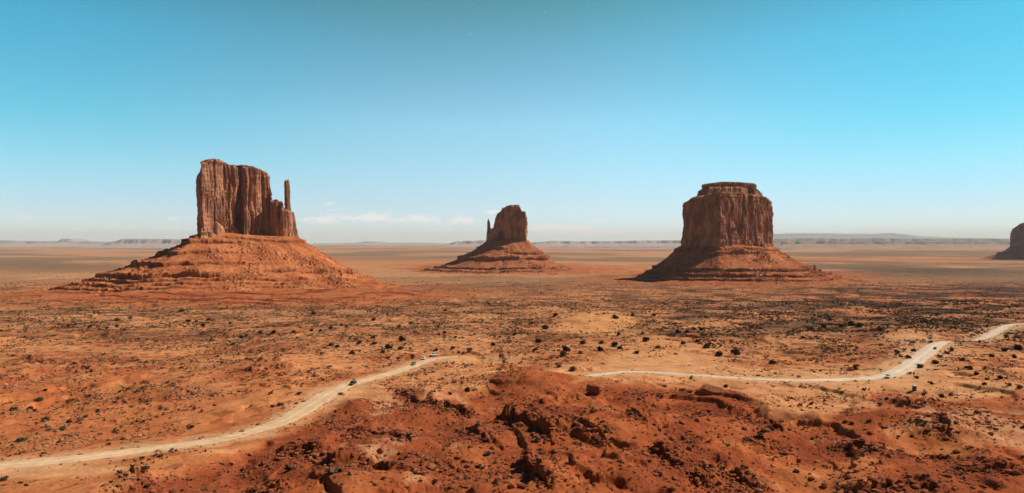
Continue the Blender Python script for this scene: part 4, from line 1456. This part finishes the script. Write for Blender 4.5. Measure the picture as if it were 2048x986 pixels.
BOULDERS = [(997, 968, 10), (1024, 976, 7), (1003, 946, 6), (1078, 926, 8), (1056, 917, 6), (1048, 957, 7), (1216, 864, 7), (1188, 823, 8), (1206, 845, 6), (1160, 856, 6),
            (1040, 850, 6), (1022, 846, 6), (1000, 858, 5), (760, 905, 8), (752, 916, 5), (800, 908, 5), (700, 950, 6), (655, 925, 5), (620, 922, 6), (590, 912, 6), (845, 952, 6), (930, 925, 6),
            (1350, 960, 6), (1395, 965, 7), (1440, 970, 6), (1465, 975, 6), (1380, 900, 6), (1345, 880, 6), (1320, 862, 5), (1280, 800, 5), (1310, 812, 5), (1340, 818, 5), (1365, 848, 6), (1395, 842, 5),
            (1490, 860, 6), (1600, 925, 6), (1595, 945, 6), (1625, 960, 6), (1650, 975, 7), (1700, 958, 6), (1780, 915, 6), (1820, 955, 6), (1900, 955, 6), (1975, 945, 6), (150, 728, 6), (185, 744, 6), (155, 745, 6),
            (390, 818, 5), (430, 812, 5), (405, 824, 5), (265, 815, 5), (250, 806, 5), (315, 835, 5), (530, 752, 6), (560, 752, 6), (1400, 688, 6), (1702, 742, 6), (1130, 872, 5), (1110, 905, 5), (985, 900, 6)]
desc = ['squat red', 'angular red', 'dark red cracked', 'leaning red']
labs = ranked_labels([(px, py, ('large ' if r >= 7 else 'small ' if r <= 5 else '') + desc[i % 4]) for i, (px, py, r) in enumerate(BOULDERS)], 'boulder')
rock_protos = []
for k in range(6):
    V_, T_ = big_rock(60 + k, (2, 1.7, 1.6), 3, 14, 0.5)
    o = mesh_np('boulder', V_, None, RED_ROCK, smooth=False, tris=T_)
    rock_protos.append(o.data)
    bpy.data.objects.remove(o)
for i, (px, py, r) in enumerate(BOULDERS):
    x, y, z = ground_at(px, py)
    rad = min(r * y / F, 2.6)
    o = bpy.data.objects.new('boulder', rock_protos[i % 6])
    C.objects.link(o)
    o.location = (x, y, z + rad * 0.35)
    o.rotation_euler = (random.uniform(-.2, .2), random.uniform(-.2, .2), random.uniform(0, 6.28))
    o.scale = (rad, rad, rad * random.uniform(.75, 1.1))
    tag(o, labs[i], 'boulder', 'boulders below the red ledges')


def lone_rock(px, py, size, seed, label, rz=0.0, boxy=0.8, cuts=6, sink=0.1):
    x, y, z = ground_at(px, py)
    V_, T_ = big_rock(seed, size, 5, cuts, boxy)
    o = mesh_np('boulder', V_, None, RED_ROCK, smooth=False, tris=T_)
    o.location = (x, y, z + size[2] * (0.5 - sink))
    o.rotation_euler = (0, 0, rz)
    tag(o, label, 'boulder')
    return o


lone_rock(1190, 787, (8.2, 6.0, 5.6), 5, 'big square flat topped red boulder standing alone by the start of the gravel road', -0.55, 0.38, 11, 0.2)
lone_rock(1424, 790, (13, 9, 6.5), 6, 'overhanging red block with a black hollow under it, on the rim of the red hill', -0.5, 0.3, 9, 0.3)
lone_rock(1385, 675, (12, 7, 4.0), 9, 'low red rock hump among bushes beyond the middle of the gravel road', 0.1, 0.5, 8)

# ------------------------------------------------------------------ vehicles
GLASS = simple_mat('dark_glass', (0.015, 0.017, 0.02), 0.08, 0.6)
TYRE = simple_mat('tyre_rubber', (0.02, 0.02, 0.02), 0.85, 0.2)
RIM = simple_mat('alloy_rim', (0.45, 0.45, 0.46), 0.35, 0.5, 0.8)
LAMP = simple_mat('clear_lamp', (0.75, 0.77, 0.8), 0.12, 0.6)
TAIL = simple_mat('red_lamp', (0.35, 0.02, 0.015), 0.2, 0.5)
TRIM = simple_mat('black_trim', (0.03, 0.03, 0.032), 0.6, 0.3)


def paint(name, col):
    m, t = material(name)
    co = t.n('ShaderNodeTexCoord').outputs['Object']
    n = t.noise(co, 2.0, 4)
    dz_ = t.n('ShaderNodeSeparateXYZ', {0: co}).outputs[2]
    dust = t.math('MULTIPLY', t.smooth(t.math('ADD', dz_, t.math('MULTIPLY', n, 0.5)), 1.0, 0.45), 0.55)
    c = t.mix(dust, col, (0.45, 0.27, 0.15))
    finish(t, c, 0.35, None, 0.5)
    return m


PAINTS = {k: paint(k + '_paint', c) for k, c in dict(black=(0.018, 0.02, 0.026), grey=(0.22, 0.215, 0.21), white=(0.80, 0.80, 0.79), silver=(0.42, 0.43, 0.44), tan=(0.33, 0.25, 0.18), dark=(0.03, 0.03, 0.035)).items()}


def prism(bm, prof, w0, w1=None, bev=0.0):
    """side profile (x, z) pushed across the width; w1 is the half-width at the profile's top"""
    w1 = w0 if w1 is None else w1
    zs_ = [p[1] for p in prof]
    zl, zh = min(zs_), max(zs_)
    def hw(z): return w0 + (w1 - w0) * (z - zl) / max(zh - zl, 1e-6)
    L = [bm.verts.new((x, hw(z), z)) for x, z in prof]
    R = [bm.verts.new((x, -hw(z), z)) for x, z in prof]
    n = len(prof)
    fs = [bm.faces.new(L), bm.faces.new(R[::-1])]
    for i in range(n):
        fs.append(bm.faces.new((L[(i + 1) % n], L[i], R[i], R[(i + 1) % n])))
    return fs


def bm_obj(name, bm, mat, parent, bevel=0.0):
    bmesh.ops.recalc_face_normals(bm, faces=bm.faces)
    if bevel:
        bmesh.ops.bevel(bm, geom=[e for e in bm.edges if e.calc_face_angle(0) > 0.35], offset=bevel, segments=2, affect='EDGES', clamp_overlap=True)
    me = bpy.data.meshes.new(name)
    bm.to_mesh(me)
    bm.free()
    me.materials.append(mat)
    o = bpy.data.objects.new(name, me)
    C.objects.link(o)
    o.parent = parent
    return o


def cyl_y(bm, x, y, z, r, wd, seg=20):
    M_ = Matrix.Translation((x, y, z)) @ Matrix.Rotation(math.pi / 2, 4, 'X')
    bmesh.ops.create_cone(bm, cap_ends=True, segments=seg, radius1=r, radius2=r, depth=wd, matrix=M_)


SHAPES = {
    # lower body profile, cabin profile, length, half-width, wheel radius, wheel stations
    'suv': ([(-2.3, .42), (2.25, .42), (2.35, .62), (2.3, .92), (2.1, 1.02), (1.1, 1.12), (-2.3, 1.14), (-2.38, .7)],
            [(1.15, 1.10), (.45, 1.70), (.2, 1.76), (-2.0, 1.76), (-2.25, 1.12)], .94, .38, (1.42, -1.40)),
    'sedan': ([(-2.25, .34), (2.2, .34), (2.3, .52), (2.25, .74), (2.0, .84), (.95, .95), (-1.65, .98), (-2.25, .94), (-2.32, .6)],
              [(1.0, .93), (.25, 1.38), (0, 1.44), (-.95, 1.44), (-1.25, 1.38), (-1.85, .96)], .88, .33, (1.38, -1.35)),
    'pickup': ([(-2.75, .48), (2.55, .48), (2.65, .7), (2.6, 1.0), (2.35, 1.1), (1.35, 1.18), (-2.75, 1.18), (-2.8, .8)],
               [(1.4, 1.16), (.75, 1.78), (.5, 1.84), (-.75, 1.84), (-1.0, 1.16)], .97, .41, (1.65, -1.65)),
    'van': ([(-2.7, .45), (2.5, .45), (2.6, .7), (2.55, 1.05), (2.2, 1.18), (-2.7, 1.2), (-2.75, .8)],
            [(2.15, 1.16), (1.55, 1.98), (1.3, 2.1), (-2.55, 2.1), (-2.7, 1.18)], .98, .36, (1.65, -1.6))}


def car(px, py, shape, colour, yaw, label, lift=0.16):
    x, y, z = ground_at(px, py)
    root = empty('car', (x, y, z + lift), yaw)
    tag(root, label, 'car', 'cars on and beside the roads')
    low, cab, hw, wr, stations = SHAPES[shape]
    pm = PAINTS[colour]
    bm = bmesh.new(); prism(bm, low, hw, hw)
    body = bm_obj('body', bm, pm, root, 0.06)
    bm = bmesh.new(); prism(bm, cab, hw - .05, hw - .22)
    bm_obj('windows', bm, GLASS, root, 0.04)
    # roof with its pillars, proud of the glass
    zt = max(p[1] for p in cab)
    top_pts = [p for p in cab if p[1] > zt - .12]
    xa, xb = max(p[0] for p in top_pts), min(p[0] for p in top_pts)
    bm = bmesh.new()
    prism(bm, [(xa - .02, zt - .02), (xa - .25, zt + .035), (xb + .15, zt + .035), (xb - .03, zt - .02)], hw - .20, hw - .26)
    zb = cab[0][1]
    for sgn in (-1, 1):
        for (x0, z0_), (x1, z1_) in ((cab[0], top_pts[0]), (cab[-1], top_pts[-1]), ((.0 * cab[0][0] - .25, zb), (-.25, zt))):
            y0, y1 = sgn * (hw - .04), sgn * (hw - .21)
            vs_ = [bm.verts.new((x0 + a, y0 + c * sgn, z0_)) for a, c in ((-.06, 0), (.06, 0), (.06, -.08), (-.06, -.08))]
            vt_ = [bm.verts.new((x1 + a, y1 + c * sgn, z1_ + .01)) for a, c in ((-.06, 0), (.06, 0), (.06, -.08), (-.06, -.08))]
            bm.faces.new(vs_); bm.faces.new(vt_)
            for q in range(4):
                bm.faces.new((vs_[q], vs_[(q + 1) % 4], vt_[(q + 1) % 4], vt_[q]))
    bm_obj('roof', bm, pm, root)
    for sx_ in stations:
        for sgn in (-1, 1):
            bm = bmesh.new(); cyl_y(bm, sx_, sgn * (hw - .08), wr, wr, .24)
            wh = bm_obj('wheel', bm, TYRE, root, 0.03)
            bm = bmesh.new(); cyl_y(bm, sx_, sgn * (hw + .045), wr, wr * .6, .03)
            bm_obj('rim', bm, RIM, wh)
    xf, xr = max(p[0] for p in low), min(p[0] for p in low)
    for sgn in (-1, 1):
        bm = bmesh.new()
        prism(bm, [(xf - .22, zb - .34), (xf + .01, zb - .34), (xf - .03, zb - .16), (xf - .22, zb - .16)], .20)
        bmesh.ops.translate(bm, verts=bm.verts, vec=(0, sgn * (hw - .22), 0))
        bm_obj('headlight', bm, LAMP, root, 0.015)
        bm = bmesh.new()
        prism(bm, [(xr - .0, zb - .38), (xr + .12, zb - .38), (xr + .12, zb - .08), (xr + .03, zb - .08)], .11)
        bmesh.ops.translate(bm, verts=bm.verts, vec=(0, sgn * (hw - .13), 0))
        bm_obj('tail_light', bm, TAIL, root, 0.01)
    bm = bmesh.new()
    prism(bm, [(xf - .15, .40), (xf + .03, .42), (xf + .03, .60), (xf - .15, .60)], hw - .12)
    bm_obj('bumper', bm, TRIM, root, 0.02)
    if shape == 'pickup':
        bm = bmesh.new()
        prism(bm, [(-2.68, 1.183), (-1.1, 1.183), (-1.1, 1.20), (-2.68, 1.20)], hw - .12)
        bm_obj('load_bed', bm, TRIM, root)
    return root


def yaw_to(a, b):
    A, B = Wp(*a), Wp(*b)
    return math.atan2(B[1] - A[1], B[0] - A[0])


car(705, 770.5, 'suv', 'black', yaw_to((705, 768), (664, 783)), 'black sport utility car with a bright headlight, alone on the dirt road')
car(827, 731, 'suv', 'grey', yaw_to((827, 730), (795, 743)), 'dusty grey car, second in the line of vehicles on the dirt road')
car(847, 719.5, 'suv', 'white', yaw_to((847, 720), (832, 729)), 'white car with a dark windscreen, behind the dusty grey car')
car(868, 713.5, 'pickup', 'white', yaw_to((884, 715.5), (850, 719)), 'white pickup truck, last vehicle of the line near the end of the dirt road')
car(1777, 756.5, 'pickup', 'white', yaw_to((1800, 744), (1777, 756)), 'white pickup truck crossing the pale road junction')
car(1871, 699, 'sedan', 'dark', yaw_to((1871, 692), (1850, 709)), 'dark car driving down the gravel road')
car(1797, 686, 'sedan', 'silver', 0.15, 'silver car parked at the sandy lay-by, end of the row', 0.0)
car(1816, 683.5, 'van', 'white', 0.1, 'white van with dark windows parked on the sandy lay-by', 0.0)
car(1826, 687, 'sedan', 'black', math.pi, 'black car parked in front of the white van', 0.0)
car(1845, 684, 'sedan', 'tan', 0.1, 'dusty tan car parked beside the black car on the sandy lay-by', 0.0)
car(1862, 678, 'suv', 'silver', 1.2, 'silver car parked farthest back by the gravel road', 0.0)
car(1862, 685.5, 'suv', 'dark', 1.3, 'dark car parked just before the silver one by the gravel road', 0.0)

# portable cabin by the junction
x, y, z = ground_at(1830, 782)
cab = empty('portable_toilet', (x, y, z), 0.35)
tag(cab, 'small dark upright cabin with a white roof standing by the road junction', 'portable toilet')
CABIN = simple_mat('dark_cabin_shell', (0.055, 0.05, 0.05), 0.55, 0.3)
CABROOF = simple_mat('white_cabin_roof', (0.8, 0.8, 0.78), 0.5, 0.3)
bm = bmesh.new(); bmesh.ops.create_cube(bm, size=1, matrix=Matrix.Translation((0, 0, 1.2)) @ Matrix.Diagonal((1.3, 1.3, 2.1, 1)))
bm_obj('shell', bm, CABIN, cab, 0.05)
bm = bmesh.new(); bmesh.ops.create_cube(bm, size=1, matrix=Matrix.Translation((0, 0, 0.07)) @ Matrix.Diagonal((1.4, 1.4, 0.14, 1)))
bm_obj('skid', bm, TRIM, cab)
bm = bmesh.new(); prism(bm, [(-.7, 2.25), (.7, 2.25), (.62, 2.42), (.3, 2.54), (-.3, 2.54), (-.62, 2.42)], .7, .55)
bm_obj('roof', bm, CABROOF, cab, 0.03)
bm = bmesh.new(); bmesh.ops.create_cube(bm, size=1, matrix=Matrix.Translation((0, -.66, 1.15)) @ Matrix.Diagonal((.85, .03, 1.85, 1)))
dr = bm_obj('door', bm, simple_mat('cabin_door', (0.09, 0.085, 0.085), 0.5, 0.3), cab)
bm = bmesh.new(); bmesh.ops.create_cube(bm, size=1, matrix=Matrix.Translation((.34, -.70, 1.15)) @ Matrix.Diagonal((.05, .05, .16, 1)))
bm_obj('handle', bm, RIM, dr)

# ------------------------------------------------------------------ the air of the valley
hz = bpy.data.materials.new('haze_air')
hz.use_nodes = True
hz.cycles.volume_sampling = 'DISTANCE'
t = NT(hz.node_tree)
pv = t.n('ShaderNodeVolumePrincipled', {'Color': (0.84, 0.94, 1.0, 1), 'Density': HAZE, 'Anisotropy': 0.0})
t.n('ShaderNodeOutputMaterial', {'Volume': pv.outputs[0]})
bx0, bx1, by0, by1, bz0, bz1 = -90000, 90000, -62000, 86000, -95, 1330
V = [(x, y, z) for z in (bz0, bz1) for y in (by0, by1) for x in (bx0, bx1)]
Q = [(0, 2, 3, 1), (4, 5, 7, 6), (0, 1, 5, 4), (2, 6, 7, 3), (0, 4, 6, 2), (1, 3, 7, 5)]
haze = mesh_np('haze', V, Q, hz, smooth=False)
tag(haze, kind='stuff')
